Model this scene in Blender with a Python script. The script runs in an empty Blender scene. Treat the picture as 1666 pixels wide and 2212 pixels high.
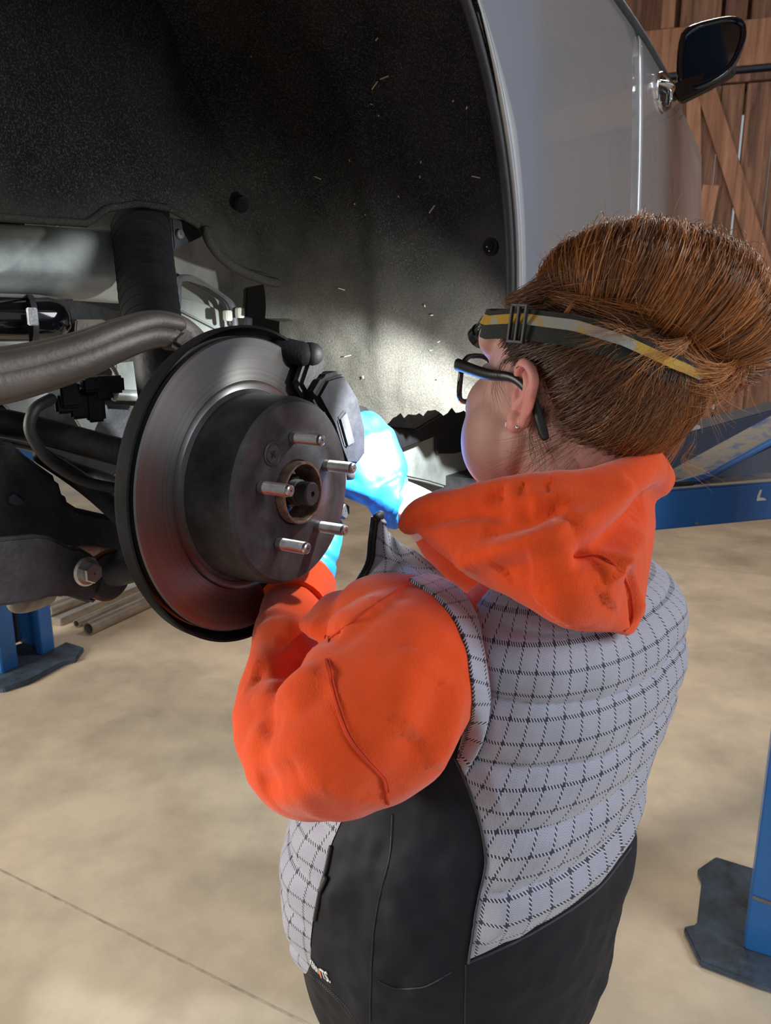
import bpy, bmesh, math, random
from mathutils import Vector, Matrix, noise
from mathutils.bvhtree import BVHTree
V = Vector
# ---------------------------------------------------------------- camera, light, exposure
FPX = 1600.0; PITCH = math.radians(13.2); EYE = 1.5
scn = bpy.context.scene
COL = scn.collection
cd = bpy.data.cameras.new('camera'); cam = bpy.data.objects.new('camera', cd); COL.objects.link(cam)
cam.location = (0, 0, EYE); cam.rotation_euler = (math.pi/2 - PITCH, 0, 0)
cd.sensor_fit = 'VERTICAL'; cd.sensor_height = 36; cd.lens = 36*FPX/2212; cd.clip_start = 0.02
cd.dof.use_dof = True; cd.dof.focus_distance = 0.80; cd.dof.aperture_fstop = 14.0
scn.camera = cam
scn.view_settings.view_transform = 'Standard'; scn.view_settings.look = 'None'
scn.view_settings.exposure = 0.0; scn.view_settings.gamma = 1.0; scn.view_settings.use_curve_mapping = False
wd = bpy.data.worlds.new('daylight'); scn.world = wd; wd.use_nodes = True
bg = wd.node_tree.nodes['Background']; bg.inputs[0].default_value = (0.84, 0.92, 1.0, 1); bg.inputs[1].default_value = 0.40
def area_light(name, loc, target, sx, sy, energy, color):
    d = bpy.data.lights.new(name, 'AREA'); d.shape = 'RECTANGLE'; d.size = sx; d.size_y = sy
    d.energy = energy; d.color = color
    o = bpy.data.objects.new(name, d); COL.objects.link(o); o.location = loc
    o.rotation_euler = (V(target)-V(loc)).to_track_quat('-Z', 'Y').to_euler(); return o
area_light('barn_door_daylight', (4.0, -0.8, 3.3), (0.3, 1.0, 0.9), 2.0, 2.0, 145, (0.90, 0.95, 1.0))
area_light('side_door_daylight', (-4.2, 0.3, 1.9), (-0.5, 2.2, 0.2), 2.0, 2.0, 225, (1.0, 0.94, 0.84))
area_light('overhead_light', (1.6, 3.6, 3.9), (1.2, 4.2, 0.0), 1.2, 0.4, 60, (1.0, 0.90, 0.78))  # warm area light overhead, aimed down before the plank wall
# ---------------------------------------------------------------- geometry of the view and of the car
CP, SP = math.cos(PITCH), math.sin(PITCH)
CAM = V((0, 0, EYE))
def ray(px, py):
    a = (px-833)/FPX; b = (py-1106)/FPX
    return V((a, CP - b*SP, -SP - b*CP))
def P(px, py, dep): return CAM + ray(px, py)*dep
def proj(p):
    q = p - CAM; dep = q.y*CP - q.z*SP; up = q.y*SP + q.z*CP
    return 833+FPX*q.x/dep, 1106-FPX*up/dep, dep
AZ = math.radians(56)
N = V((math.sin(AZ), -math.cos(AZ), 0)); D = V((math.cos(AZ), math.sin(AZ), 0)); Z = V((0, 0, 1))
HUB = P(640, 1063, .77)
AZW = math.radians(59)
NW = V((math.sin(AZW), -math.cos(AZW), 0)); DW = V((math.cos(AZW), math.sin(AZW), 0))
O0 = HUB + N*.085                    # point of the body side plane nearest the hub
O0 = V((O0.x, O0.y, 0))
def C(t, w, z): return O0 + D*t - N*w + Z*z          # car coordinates: forward, inboard, up
def onw(px, py, w):
    r = ray(px, py); lam = (N.dot(O0) - w - N.dot(CAM))/N.dot(r); return CAM + r*lam
def onz(px, py, z=0.0):
    r = ray(px, py); return CAM + r*((z-EYE)/r.z)
def tz(px, py, w):
    p = onw(px, py, w) - O0; return D.dot(p), p.z
# ---------------------------------------------------------------- materials
MATS = {}
def nm(name):
    m = bpy.data.materials.new(name); m.use_nodes = True; nt = m.node_tree
    b = nt.nodes['Principled BSDF']; MATS[name] = m; return m, nt, b
def node(nt, typ, **kw):
    n = nt.nodes.new(typ)
    for k, v in kw.items():
        if k.startswith('i_'):
            key = k[2:]; key = int(key) if key.isdigit() else key
            n.inputs[key].default_value = v
        else: setattr(n, k, v)
    return n
def ramp(nt, fac, stops):
    r = nt.nodes.new('ShaderNodeValToRGB'); e = r.color_ramp.elements
    e[0].position, e[0].color = stops[0][0], (*stops[0][1], 1)
    e[1].position, e[1].color = stops[1][0], (*stops[1][1], 1)
    for p, c in stops[2:]:
        x = e.new(p); x.color = (*c, 1)
    nt.links.new(fac, r.inputs[0]); return r
def math_(nt, op, a, b=None):
    n = nt.nodes.new('ShaderNodeMath'); n.operation = op
    for i, x in enumerate((a, b)):
        if x is None: continue
        if isinstance(x, (int, float)): n.inputs[i].default_value = x
        else: nt.links.new(x, n.inputs[i])
    return n.outputs[0]
def pm(name, base, rough=.5, metal=0.0, var=.25, scale=12, bump=.15, bscale=None, stretch=(1, 1, 1), alt=None, spec=.5, coat=0.0, sheen=0.0, thr=(.35, .65), bdist=.002):
    m, nt, b = nm(name)
    tc = node(nt, 'ShaderNodeTexCoord'); mp = node(nt, 'ShaderNodeMapping'); mp.inputs['Scale'].default_value = stretch
    nt.links.new(tc.outputs['Object'], mp.inputs['Vector'])
    n1 = node(nt, 'ShaderNodeTexNoise', i_Scale=scale, i_Detail=6.0, i_Roughness=.65); nt.links.new(mp.outputs[0], n1.inputs['Vector'])
    c2 = alt if alt else tuple(max(0, c*(1-var)) for c in base)
    c1 = base if alt else tuple(min(1, c*(1+var)) for c in base)
    r = ramp(nt, n1.outputs['Fac'], [(thr[0], c2), (thr[1], c1)]); nt.links.new(r.outputs[0], b.inputs['Base Color'])
    b.inputs['Roughness'].default_value = rough; b.inputs['Metallic'].default_value = metal
    b.inputs['Specular IOR Level'].default_value = spec; b.inputs['Coat Weight'].default_value = coat
    b.inputs['Sheen Weight'].default_value = sheen
    if bump:
        n2 = node(nt, 'ShaderNodeTexNoise', i_Scale=bscale or scale*6, i_Detail=5.0); nt.links.new(mp.outputs[0], n2.inputs['Vector'])
        bp = node(nt, 'ShaderNodeBump', i_Strength=bump, i_Distance=bdist); nt.links.new(n2.outputs['Fac'], bp.inputs['Height'])
        nt.links.new(bp.outputs[0], b.inputs['Normal'])
    return m
# ---------------------------------------------------------------- mesh helpers
def link(name, me, m=None, parent=None, smooth=35):
    o = bpy.data.objects.new(name, me); COL.objects.link(o)
    if m is not None and not me.materials: me.materials.append(m)
    if smooth:
        me.shade_smooth()
        if smooth < 170: me.set_sharp_from_angle(angle=math.radians(smooth))
    if parent is not None:
        o.parent = parent
        off = V((0, 0, 0)); q = parent
        while q is not None: off += q.location; q = q.parent
        o.location = -off
    return o
def thing(name, label, cat, loc=(0, 0, 0), group=None):
    o = bpy.data.objects.new(name, None); COL.objects.link(o); o.location = loc; o.empty_display_size = .05
    o['label'] = label; o['category'] = cat
    if group: o['group'] = group
    return o
def tag(o, label, cat, group=None):
    o['label'] = label; o['category'] = cat
    if group: o['group'] = group
    return o
def struct(o): o['kind'] = 'structure'; return o
def mk(verts, faces):
    me = bpy.data.meshes.new('m'); me.from_pydata([tuple(v) for v in verts], [], faces); me.update(); return me
class MB:
    def __init__(s): s.v = []; s.f = []
    def add(s, vs, fs):
        k = len(s.v); s.v += [V(v) for v in vs]; s.f += [tuple(i+k for i in f) for f in fs]; return s
    def box(s, c, ax, ay, az):           # half vectors
        c = V(c); vs = [c+ax*i+ay*j+az*k for i in (-1, 1) for j in (-1, 1) for k in (-1, 1)]
        return s.add(vs, [(0, 1, 3, 2), (4, 6, 7, 5), (0, 4, 5, 1), (2, 3, 7, 6), (0, 2, 6, 4), (1, 5, 7, 3)])
    def prism(s, pts, vec):              # polygon extruded along vec
        n = len(pts); vec = V(vec); a = [V(p) for p in pts]
        return s.add(a + [p+vec for p in a], [tuple(range(n))[::-1], tuple(range(n, 2*n))] + [(i, (i+1) % n, n+(i+1) % n, n+i) for i in range(n)])
    def tube(s, pts, rad, seg=12, cap='round', flat=1.0, up=None, fine=0):
        pts = [V(p) for p in pts]; n = len(pts)
        if not hasattr(rad, '__len__'): rad = [rad]*n
        if fine:
            pp, rr = [], []
            for i in range(n-1):
                p0, p1, p2, p3 = pts[max(0, i-1)], pts[i], pts[i+1], pts[min(n-1, i+2)]
                for k in range(fine):
                    u = k/fine
                    pp.append(.5*((2*p1)+(p2-p0)*u+(2*p0-5*p1+4*p2-p3)*u*u+(3*p1-p0-3*p2+p3)*u**3)); rr.append(rad[i]*(1-u)+rad[i+1]*u)
            pp.append(pts[-1]); rr.append(rad[-1]); pts, rad = pp, rr; n = len(pts)
        tan = [(pts[min(n-1, i+1)]-pts[max(0, i-1)]).normalized() for i in range(n)]
        u0 = V(up) if up is not None else (V((0, 0, 1)) if abs(tan[0].z) < .9 else V((1, 0, 0)))
        rings = []
        for i in range(n):
            t = tan[i]; a = (u0 - t*u0.dot(t)).normalized(); b = t.cross(a)
            if up is None: u0 = a
            rings.append((pts[i], a, b, rad[i]))
        seq = list(rings)
        if cap == 'round':
            for sgn, r0, t in ((-1, rings[0], tan[0]), (1, rings[-1], tan[-1])):
                ex = []
                for k in (1, 2, 3):
                    an = k*math.pi/8
                    ex.append((r0[0]+t*sgn*r0[3]*math.sin(an), r0[1], r0[2], r0[3]*math.cos(an)))
                if sgn < 0: seq = ex[::-1]+seq
                else: seq = seq+ex
        vs = []
        for p, a, b, r in seq:
            for k in range(seg):
                an = 2*math.pi*k/seg; vs.append(p+a*(r*math.cos(an))+b*(r*flat*math.sin(an)))
        m = len(seq); fs = []
        for i in range(m-1):
            for k in range(seg):
                k2 = (k+1) % seg; fs.append((i*seg+k, i*seg+k2, (i+1)*seg+k2, (i+1)*seg+k))
        if cap: fs.append(tuple(range(seg))[::-1]); fs.append(tuple(range((m-1)*seg, m*seg)))
        return s.add(vs, fs)
    def lathe(s, o, ax, prof, seg=64, a0=0.0, a1=2*math.pi, ref=None, close=True):
        # prof: (radius, along axis) pairs
        o = V(o); ax = V(ax).normalized(); ref = V(ref) if ref is not None else V((0, 0, 1))
        a = (ref-ax*ref.dot(ax)).normalized(); b = ax.cross(a); full = abs(a1-a0-2*math.pi) < 1e-6
        cnt = seg if full else seg+1; n = len(prof); vs = []
        for k in range(cnt):
            an = a0+(a1-a0)*k/seg; d = a*math.cos(an)+b*math.sin(an)
            vs += [o+d*r+ax*h for r, h in prof]
        fs = []
        for k in range(seg):
            k2 = (k+1) % cnt
            for i in range(n-1 if not close else n):
                j = (i+1) % n; fs.append((k*n+i, k2*n+i, k2*n+j, k*n+j))
        if not full and close: fs.append(tuple(range(n))); fs.append(tuple(range((cnt-1)*n, cnt*n))[::-1])
        return s.add(vs, fs)
    def ell(s, c, ax, ay, az, nu=20, nv=12):
        c = V(c); vs = [c+az]; fs = []
        for j in range(1, nv):
            th = math.pi*j/nv
            for i in range(nu):
                ph = 2*math.pi*i/nu; vs.append(c+ax*(math.sin(th)*math.cos(ph))+ay*(math.sin(th)*math.sin(ph))+az*math.cos(th))
        vs.append(c-az)
        for i in range(nu): fs.append((0, 1+i, 1+(i+1) % nu)); fs.append((len(vs)-1, 1+(nv-2)*nu+(i+1) % nu, 1+(nv-2)*nu+i))
        for j in range(nv-2):
            for i in range(nu): fs.append((1+j*nu+i, 1+(j+1)*nu+i, 1+(j+1)*nu+(i+1) % nu, 1+j*nu+(i+1) % nu))
        return s.add(vs, fs)
    def grid(s, fn, nu, nv, wrap=False):
        vs = [fn(i/nu, j/nv) for j in range(nv+1) for i in range(nu+(0 if wrap else 1))]
        w = nu if wrap else nu+1; fs = []
        for j in range(nv):
            for i in range(nu):
                i2 = (i+1) % w; fs.append((j*w+i, j*w+i2, (j+1)*w+i2, (j+1)*w+i))
        return s.add(vs, fs)
    def mesh(s, bevel=0, seg=2, fixn=True, ang=30):
        me = mk(s.v, s.f)
        bm = bmesh.new(); bm.from_mesh(me)
        if fixn: bmesh.ops.recalc_face_normals(bm, faces=bm.faces)
        if bevel:
            es = [e for e in bm.edges if len(e.link_faces) == 2 and e.calc_face_angle(0) > math.radians(ang)]
            bmesh.ops.bevel(bm, geom=es, offset=bevel, segments=seg, affect='EDGES', clamp_overlap=True)
        bm.to_mesh(me); bm.free(); return me
    def obj(s, name, m, parent=None, bevel=0, seg=2, smooth=35, **kw): return link(name, s.mesh(bevel, seg, **kw), m, parent, smooth)
def voxel(mb, size, smooth=4, subd=0):
    me = mb.mesh(); o = bpy.data.objects.new('tmp', me); COL.objects.link(o)
    r = o.modifiers.new('r', 'REMESH'); r.mode = 'VOXEL'; r.voxel_size = size
    if smooth: s = o.modifiers.new('s', 'SMOOTH'); s.factor = .5; s.iterations = smooth
    dg = bpy.context.evaluated_depsgraph_get(); ev = o.evaluated_get(dg)
    out = bpy.data.meshes.new_from_object(ev); bpy.data.objects.remove(o); return out
def solid(o, th, off=-1, sub=0):
    if sum(p.normal.dot(CAM-p.center)*p.area for p in o.data.polygons) < 0: o.data.flip_normals()
    m = o.modifiers.new('thick', 'SOLIDIFY'); m.thickness = th; m.offset = off
    if sub: s = o.modifiers.new('sub', 'SUBSURF'); s.levels = sub; s.render_levels = sub
    return o
def catm(pts, u):
    n = len(pts)-1; x = min(max(u, 0), 1)*n; i = min(int(x), n-1); u = x-i
    p0, p1, p2, p3 = pts[max(0, i-1)], pts[i], pts[i+1], pts[min(n, i+2)]
    return .5*((2*p1)+(p2-p0)*u+(2*p0-5*p1+4*p2-p3)*u*u+(3*p1-p0-3*p2+p3)*u**3)
def lin(tab, x):
    if x <= tab[0][0]: return tab[0][1]
    for (a, b), (c, d) in zip(tab, tab[1:]):
        if x <= c: return b+(d-b)*(x-a)/(c-a)
    return tab[-1][1]
def creases(me, lines):
    """lines: (points, width, height): raises (or sinks) a fold along a polyline on the surface"""
    nrm = [v.normal.copy() for v in me.vertices]; dense = []; bv_ = bvh_of(me)
    for pts, wd_, ht in lines:
        wd_ *= 1.25
        m = max(4, int(sum((b-a).length for a, b in zip(pts, pts[1:]))/(wd_*.5))+2)
        q = [bv_.find_nearest(catm(pts, i/m))[0] for i in range(m+1)]
        lo = [min(p[k] for p in q)-3*wd_ for k in range(3)]; hi = [max(p[k] for p in q)+3*wd_ for k in range(3)]
        dense.append((q, wd_, ht, lo, hi, m))
    for v in me.vertices:
        c = v.co; tot = 0
        for q, wd_, ht, lo, hi, m in dense:
            if c.x < lo[0] or c.x > hi[0] or c.y < lo[1] or c.y > hi[1] or c.z < lo[2] or c.z > hi[2]: continue
            bi, bd = 0, 9
            for i, p in enumerate(q):
                d2 = (p-c).length_squared
                if d2 < bd: bd = d2; bi = i
            e = min(1, min(bi, m-bi)/(m*.18)+.15)
            tot += .95*ht*e*math.exp(-bd/(wd_*wd_))
        if tot: v.co = c+nrm[v.index]*tot
def wobble(me, amp, scale, seed=0, stretch=(1, 1, 1)):
    nr = [v.normal.copy() for v in me.vertices]
    for v in me.vertices:
        c = v.co; q = V((c.x*scale*stretch[0]+seed, c.y*scale*stretch[1], c.z*scale*stretch[2]))
        v.co = c+nr[v.index]*amp*noise.fractal(q, 1.0, 2.0, 3)
def bvh_of(me): return BVHTree.FromPolygons([v.co.copy() for v in me.vertices], [tuple(p.vertices) for p in me.polygons])
def cast(bvh, px, py, default=.8):
    r = ray(px, py); h = bvh.ray_cast(CAM, r.normalized())
    return (h[0], h[1]) if h[0] is not None else (P(px, py, default), -r.normalized())
# ---------------------------------------------------------------- the materials of the place
pm('concrete', (.66, .55, .40), .72, var=.18, scale=1.7, bump=.12, bscale=60, alt=(.38, .315, .235), thr=(.33, .62))
pm('liner_felt', (.020, .0195, .018), .95, scale=9, bump=.5, bscale=420, alt=(.009, .010, .011), bdist=.0016, spec=.05)
pm('paint_silver', (.46, .46, .47), .22, metal=.55, var=.03, scale=3, bump=0, coat=.6)
pm('paint_inner', (.42, .45, .42), .45, metal=.2, scale=7, alt=(.24, .26, .25), bump=.1, thr=(.35, .5))
pm('black_rubber', (.018, .018, .020), .55, var=.3, scale=30, bump=.15)
pm('black_plastic', (.012, .012, .014), .35, var=.2, scale=40, bump=.1)
pm('black_gloss', (.008, .008, .010), .08, var=.1, bump=0, coat=.5)
pm('black_cast', (.030, .030, .033), .6, metal=.3, var=.4, scale=35, bump=.35, bscale=160)
pm('shield_black', (.010, .010, .011), .85, var=.3, scale=30, bump=.1, spec=.12)
pm('caliper_cast', (.013, .013, .015), .7, metal=.0, var=.3, scale=40, bump=.4, bscale=260, spec=.10)
pm('grey_cast', (.060, .060, .064), .6, metal=.2, var=.3, scale=40, bump=.4, bscale=260)
pm('arm_metal', (.22, .195, .18), .55, metal=.65, scale=14, alt=(.16, .135, .12), bump=.25, bscale=200)
pm('dark_steel', (.055, .06, .068), .55, metal=.5, var=.35, scale=22, bump=.3, bscale=200)
pm('zinc', (.50, .50, .50), .35, metal=.9, var=.2, scale=60, bump=.1)
pm('rust', (.22, .10, .06), .8, metal=.2, scale=40, alt=(.07, .04, .03), bump=.4)
pm('chrome', (.8, .8, .8), .08, metal=1, var=.02, bump=0)
pm('lift_blue', (.004, .085, .33), .42, scale=9, alt=(.016, .11, .33), bump=.06, coat=.2, thr=(.45, .8))
pm('lift_blue_dirty', (.055, .085, .13), .7, scale=12, alt=(.02, .025, .03), bump=.3)
pm('lift_dark', (.008, .014, .035), .6, var=.3, scale=9)
pm('steel_pipe', (.42, .38, .32), .38, metal=.7, var=.2, scale=10, stretch=(1, 1, 1))
pm('plastic_bag', (.17, .18, .19), .3, var=.4, scale=20, bump=.6, bscale=60)
pm('skin', (.72, .43, .36), .5, scale=14, alt=(.62, .33, .28), bump=.15, bscale=700, thr=(.3, .7))
MATS['skin'].node_tree.nodes['Principled BSDF'].inputs['Subsurface Weight'].default_value = .12
MATS['skin'].node_tree.nodes['Principled BSDF'].inputs['Subsurface Radius'].default_value = (.01, .004, .002)
pm('ear_skin', (.74, .33, .28), .5, scale=30, alt=(.66, .27, .24), bump=.1, bscale=700, thr=(.3, .7))
pm('lip', (.45, .16, .14), .45, bump=.1)
pm('fleece', (.76, .078, .012), .95, var=.07, scale=22, bump=.5, bscale=520, sheen=.25, spec=.15, bdist=.0012)
pm('fleece_thread', (.62, .05, .01), .9, bump=.2, bscale=900)
pm('softshell', (.009, .011, .017), .62, var=.15, scale=10, bump=.12, bscale=900, spec=.22)
pm('zip_black', (.012, .012, .013), .5, var=.2, bump=.3)
pm('denim', (.03, .04, .07), .85, scale=60, bump=.3)
pm('boot', (.05, .03, .02), .6, scale=30)
pm('glove_blue', (.012, .19, .60), .42, var=.12, scale=30, bump=.12, bscale=90, spec=.6)
pm('band_black', (.016, .020, .018), .8, var=.3, scale=200, bump=.4, bscale=900)
pm('band_stripe', (.34, .35, .32), .8, scale=26, alt=(.50, .30, .04), bump=.3, bscale=700, thr=(.44, .49))
pm('window_glass', (.004, .004, .005), .05, bump=0, coat=1)
pm('mirror_glass', (.012, .016, .016), .06, bump=0, var=.05, spec=.8)
pm('mirror_back', (.10, .095, .10), .3, metal=.4, bump=0, coat=.4)
pm('white_plastic', (.62, .62, .55), .5, bump=.05)
pm('grey_hose', (.12, .125, .135), .55, bump=.1)
pm('leaf', (.05, .32, .06), .7, scale=8, bump=0)
pm('grass', (.10, .30, .05), .9, scale=8, bump=.3)
pm('screw', (.10, .10, .11), .5, metal=.7, bump=.2)
pm('letter', (.75, .77, .80), .6, var=.02, bump=0)
pm('carrot_orange', (.80, .22, .10), .6, var=.02, bump=0)
pm('carrot_green', (.10, .35, .10), .6, var=.02, bump=0)
def wood(name, c1, c2, c3):
    m, nt, b = nm(name)
    tc = node(nt, 'ShaderNodeTexCoord'); mp = node(nt, 'ShaderNodeMapping'); mp.inputs['Scale'].default_value = (14, 14, 1.1)
    oi = node(nt, 'ShaderNodeObjectInfo'); ad = node(nt, 'ShaderNodeVectorMath', operation='ADD')
    nt.links.new(tc.outputs['Object'], ad.inputs[0]); nt.links.new(oi.outputs['Random'], ad.inputs[1]); nt.links.new(ad.outputs[0], mp.inputs['Vector'])
    n1 = node(nt, 'ShaderNodeTexNoise', i_Scale=1.6, i_Detail=7.0, i_Roughness=.6, i_Distortion=.5); nt.links.new(mp.outputs[0], n1.inputs['Vector'])
    mx = math_(nt, 'ADD', n1.outputs['Fac'], math_(nt, 'MULTIPLY', math_(nt, 'SUBTRACT', oi.outputs['Random'], .5), .18))
    r = ramp(nt, mx, [(.30, c1), (.72, c3), (.5, c2)]); nt.links.new(r.outputs[0], b.inputs['Base Color'])
    b.inputs['Roughness'].default_value = .75
    bp = node(nt, 'ShaderNodeBump', i_Strength=.5, i_Distance=.004); nt.links.new(n1.outputs['Fac'], bp.inputs['Height']); nt.links.new(bp.outputs[0], b.inputs['Normal'])
    return m
wood('barn_wood', (.060, .028, .019), (.17, .080, .050), (.31, .165, .10))
wood('barn_wood_light', (.15, .065, .038), (.27, .125, .072), (.38, .20, .12))
# brake disc: turned metal, glossy rings about the hub axis
def disc_mat():
    m, nt, b = nm('disc_metal')
    ge = node(nt, 'ShaderNodeNewGeometry'); sub = node(nt, 'ShaderNodeVectorMath', operation='SUBTRACT'); nt.links.new(ge.outputs['Position'], sub.inputs[0]); sub.inputs[1].default_value = HUB
    ln = node(nt, 'ShaderNodeVectorMath', operation='LENGTH'); nt.links.new(sub.outputs[0], ln.inputs[0])
    cmb = node(nt, 'ShaderNodeCombineXYZ'); nt.links.new(ln.outputs['Value'], cmb.inputs[0])
    n1 = node(nt, 'ShaderNodeTexNoise', i_Scale=420.0, i_Detail=3.0); nt.links.new(cmb.outputs[0], n1.inputs['Vector'])
    n2 = node(nt, 'ShaderNodeTexNoise', i_Scale=9.0, i_Detail=6.0); nt.links.new(ge.outputs['Position'], n2.inputs['Vector'])
    mx = math_(nt, 'ADD', math_(nt, 'MULTIPLY', n1.outputs['Fac'], .5), math_(nt, 'MULTIPLY', n2.outputs['Fac'], .5))
    r = ramp(nt, mx, [(.36, (.17, .165, .165)), (.64, (.25, .24, .24))]); nt.links.new(r.outputs[0], b.inputs['Base Color'])
    b.inputs['Metallic'].default_value = .95; b.inputs['Roughness'].default_value = .33
    b.inputs['Anisotropic'].default_value = .75
    tg = node(nt, 'ShaderNodeVectorMath', operation='CROSS_PRODUCT'); nt.links.new(sub.outputs[0], tg.inputs[0]); tg.inputs[1].default_value = NW
    nt.links.new(sub.outputs[0], b.inputs['Tangent'])
    bp = node(nt, 'ShaderNodeBump', i_Strength=.05, i_Distance=.0004); nt.links.new(n1.outputs['Fac'], bp.inputs['Height']); nt.links.new(bp.outputs[0], b.inputs['Normal'])
disc_mat()
def hat_mat():
    m, nt, b = nm('disc_hat')
    tc = node(nt, 'ShaderNodeTexCoord')
    n1 = node(nt, 'ShaderNodeTexNoise', i_Scale=26.0, i_Detail=8.0, i_Roughness=.7); nt.links.new(tc.outputs['Object'], n1.inputs['Vector'])
    r = ramp(nt, n1.outputs['Fac'], [(.34, (.016, .015, .017)), (.60, (.050, .050, .056)), (.80, (.12, .10, .095))]); nt.links.new(r.outputs[0], b.inputs['Base Color'])
    b.inputs['Metallic'].default_value = .25; b.inputs['Roughness'].default_value = .52
hat_mat()
# dusty specks of the felt liner
def liner_specks():
    m = MATS['liner_felt']; nt = m.node_tree; b = nt.nodes['Principled BSDF']
    tc = node(nt, 'ShaderNodeTexCoord')
    vo = node(nt, 'ShaderNodeTexVoronoi', i_Scale=190.0); nt.links.new(tc.outputs['Object'], vo.inputs['Vector'])
    n3 = node(nt, 'ShaderNodeTexNoise', i_Scale=500.0, i_Detail=2.0); nt.links.new(tc.outputs['Object'], n3.inputs['Vector'])
    old = b.inputs['Base Color'].links[0].from_socket
    r1 = ramp(nt, vo.outputs['Distance'], [(.10, (1, 1, 1)), (.22, (0, 0, 0))])
    r2 = ramp(nt, n3.outputs['Fac'], [(.50, (0, 0, 0)), (.80, (1, 1, 1))])
    k = math_(nt, 'MULTIPLY', math_(nt, 'MAXIMUM', math_(nt, 'MULTIPLY', r1.outputs[0], .55), r2.outputs[0]), .75)
    sz = node(nt, 'ShaderNodeSeparateXYZ'); ge = node(nt, 'ShaderNodeNewGeometry'); nt.links.new(ge.outputs['Position'], sz.inputs[0])
    n4 = node(nt, 'ShaderNodeTexNoise', i_Scale=7.0, i_Detail=5.0); nt.links.new(tc.outputs['Object'], n4.inputs['Vector'])
    mr = node(nt, 'ShaderNodeMapRange'); mr.inputs['From Min'].default_value = 1.70; mr.inputs['From Max'].default_value = 1.44
    nt.links.new(math_(nt, 'ADD', sz.outputs[2], math_(nt, 'MULTIPLY', math_(nt, 'SUBTRACT', n4.outputs['Fac'], .5), .35)), mr.inputs['Value'])
    dust = math_(nt, 'MULTIPLY', mr.outputs[0], math_(nt, 'ADD', math_(nt, 'MULTIPLY', n3.outputs['Fac'], .9), .05))     # dust, thickened low down to paint in the headlamp's bright patch
    k = math_(nt, 'MAXIMUM', math_(nt, 'MULTIPLY', k, .6), dust)
    mx = node(nt, 'ShaderNodeMix', data_type='RGBA'); nt.links.new(k, mx.inputs[0]); nt.links.new(old, mx.inputs[6]); mx.inputs[7].default_value = (.15, .14, .115, 1)
    nt.links.new(mx.outputs[2], b.inputs['Base Color'])
liner_specks()
# quilted vest cloth: herringbone with a window-pane check; UV in metres
def tweed():
    m, nt, b = nm('tweed')
    uv = node(nt, 'ShaderNodeUVMap'); sx = node(nt, 'ShaderNodeSeparateXYZ'); nt.links.new(uv.outputs[0], sx.inputs[0])
    U, W = sx.outputs[0], sx.outputs[1]
    HB, CU, CW = .0080, .0238, .0200
    def band(x, period, width):                     # 1 inside a line of given width
        f = math_(nt, 'FRACT', math_(nt, 'DIVIDE', x, period)); return math_(nt, 'LESS_THAN', f, width/period)
    par = math_(nt, 'GREATER_THAN', math_(nt, 'FRACT', math_(nt, 'DIVIDE', U, HB)), .5)
    sg = math_(nt, 'SUBTRACT', math_(nt, 'MULTIPLY', par, 2), 1)
    dg = math_(nt, 'ADD', W, math_(nt, 'MULTIPLY', math_(nt, 'MULTIPLY', U, 1.25), sg))
    st = math_(nt, 'GREATER_THAN', math_(nt, 'FRACT', math_(nt, 'DIVIDE', dg, .0017)), .60)
    ch = math_(nt, 'MAXIMUM', band(U, CU, .0030), band(W, CW, .0030))
    dot = math_(nt, 'MULTIPLY', band(U, CU, .0036), band(W, CW, .0036))
    dg2 = math_(nt, 'ADD', W, math_(nt, 'MULTIPLY', U, .9))
    st2 = math_(nt, 'GREATER_THAN', math_(nt, 'FRACT', math_(nt, 'DIVIDE', dg2, .0034)), .42)
    dk = math_(nt, 'ADD', math_(nt, 'MULTIPLY', ch, st2), math_(nt, 'MULTIPLY', math_(nt, 'SUBTRACT', 1, ch), math_(nt, 'MULTIPLY', st, .80)))
    dk = math_(nt, 'MAXIMUM', dk, dot)
    mx = node(nt, 'ShaderNodeMix', data_type='RGBA'); nt.links.new(dk, mx.inputs[0])
    mx.inputs[6].default_value = (.50, .515, .63, 1); mx.inputs[7].default_value = (.022, .022, .035, 1)
    nt.links.new(mx.outputs[2], b.inputs['Base Color']); b.inputs['Roughness'].default_value = .6; b.inputs['Sheen Weight'].default_value = .3
    b.inputs['Specular IOR Level'].default_value = .4
tweed()
def hair_mat():
    m, nt, b = nm('hair')
    at = node(nt, 'ShaderNodeAttribute', attribute_name='tint')
    r = ramp(nt, at.outputs['Fac'], [(0, (.032, .022, .018)), (1, (.88, .43, .13)), (.35, (.15, .062, .028)), (.7, (.52, .175, .036))])
    nt.links.new(r.outputs[0], b.inputs['Base Color']); b.inputs['Roughness'].default_value = .32; b.inputs['Specular IOR Level'].default_value = .8
hair_mat()
def simple(name, col, rough=.5, emit=0, trans=0):
    m, nt, b = nm(name); b.inputs['Base Color'].default_value = (*col, 1); b.inputs['Roughness'].default_value = rough
    if emit: b.inputs['Emission Color'].default_value = (*col, 1); b.inputs['Emission Strength'].default_value = emit
    if trans: b.inputs['Transmission Weight'].default_value = trans; b.inputs['IOR'].default_value = 1.05
simple('lamp_led', (.85, .93, 1.0), .3, emit=6)
simple('lens', (.97, .98, 1), .0, trans=1)
simple('eye_white', (.7, .68, .66), .25); simple('iris', (.08, .05, .03), .2)
M = MATS
# ---------------------------------------------------------------- floor
fl = MB(); fl.grid(lambda u, v: V((-7+14*u, -4+14*v, 0)), 1, 1)
floor = struct(MB().box((0, 3, -.05), V((7.5, 0, 0)), V((0, 7.5, 0)), V((0, 0, .05))).obj('floor', M['concrete']))
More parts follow.
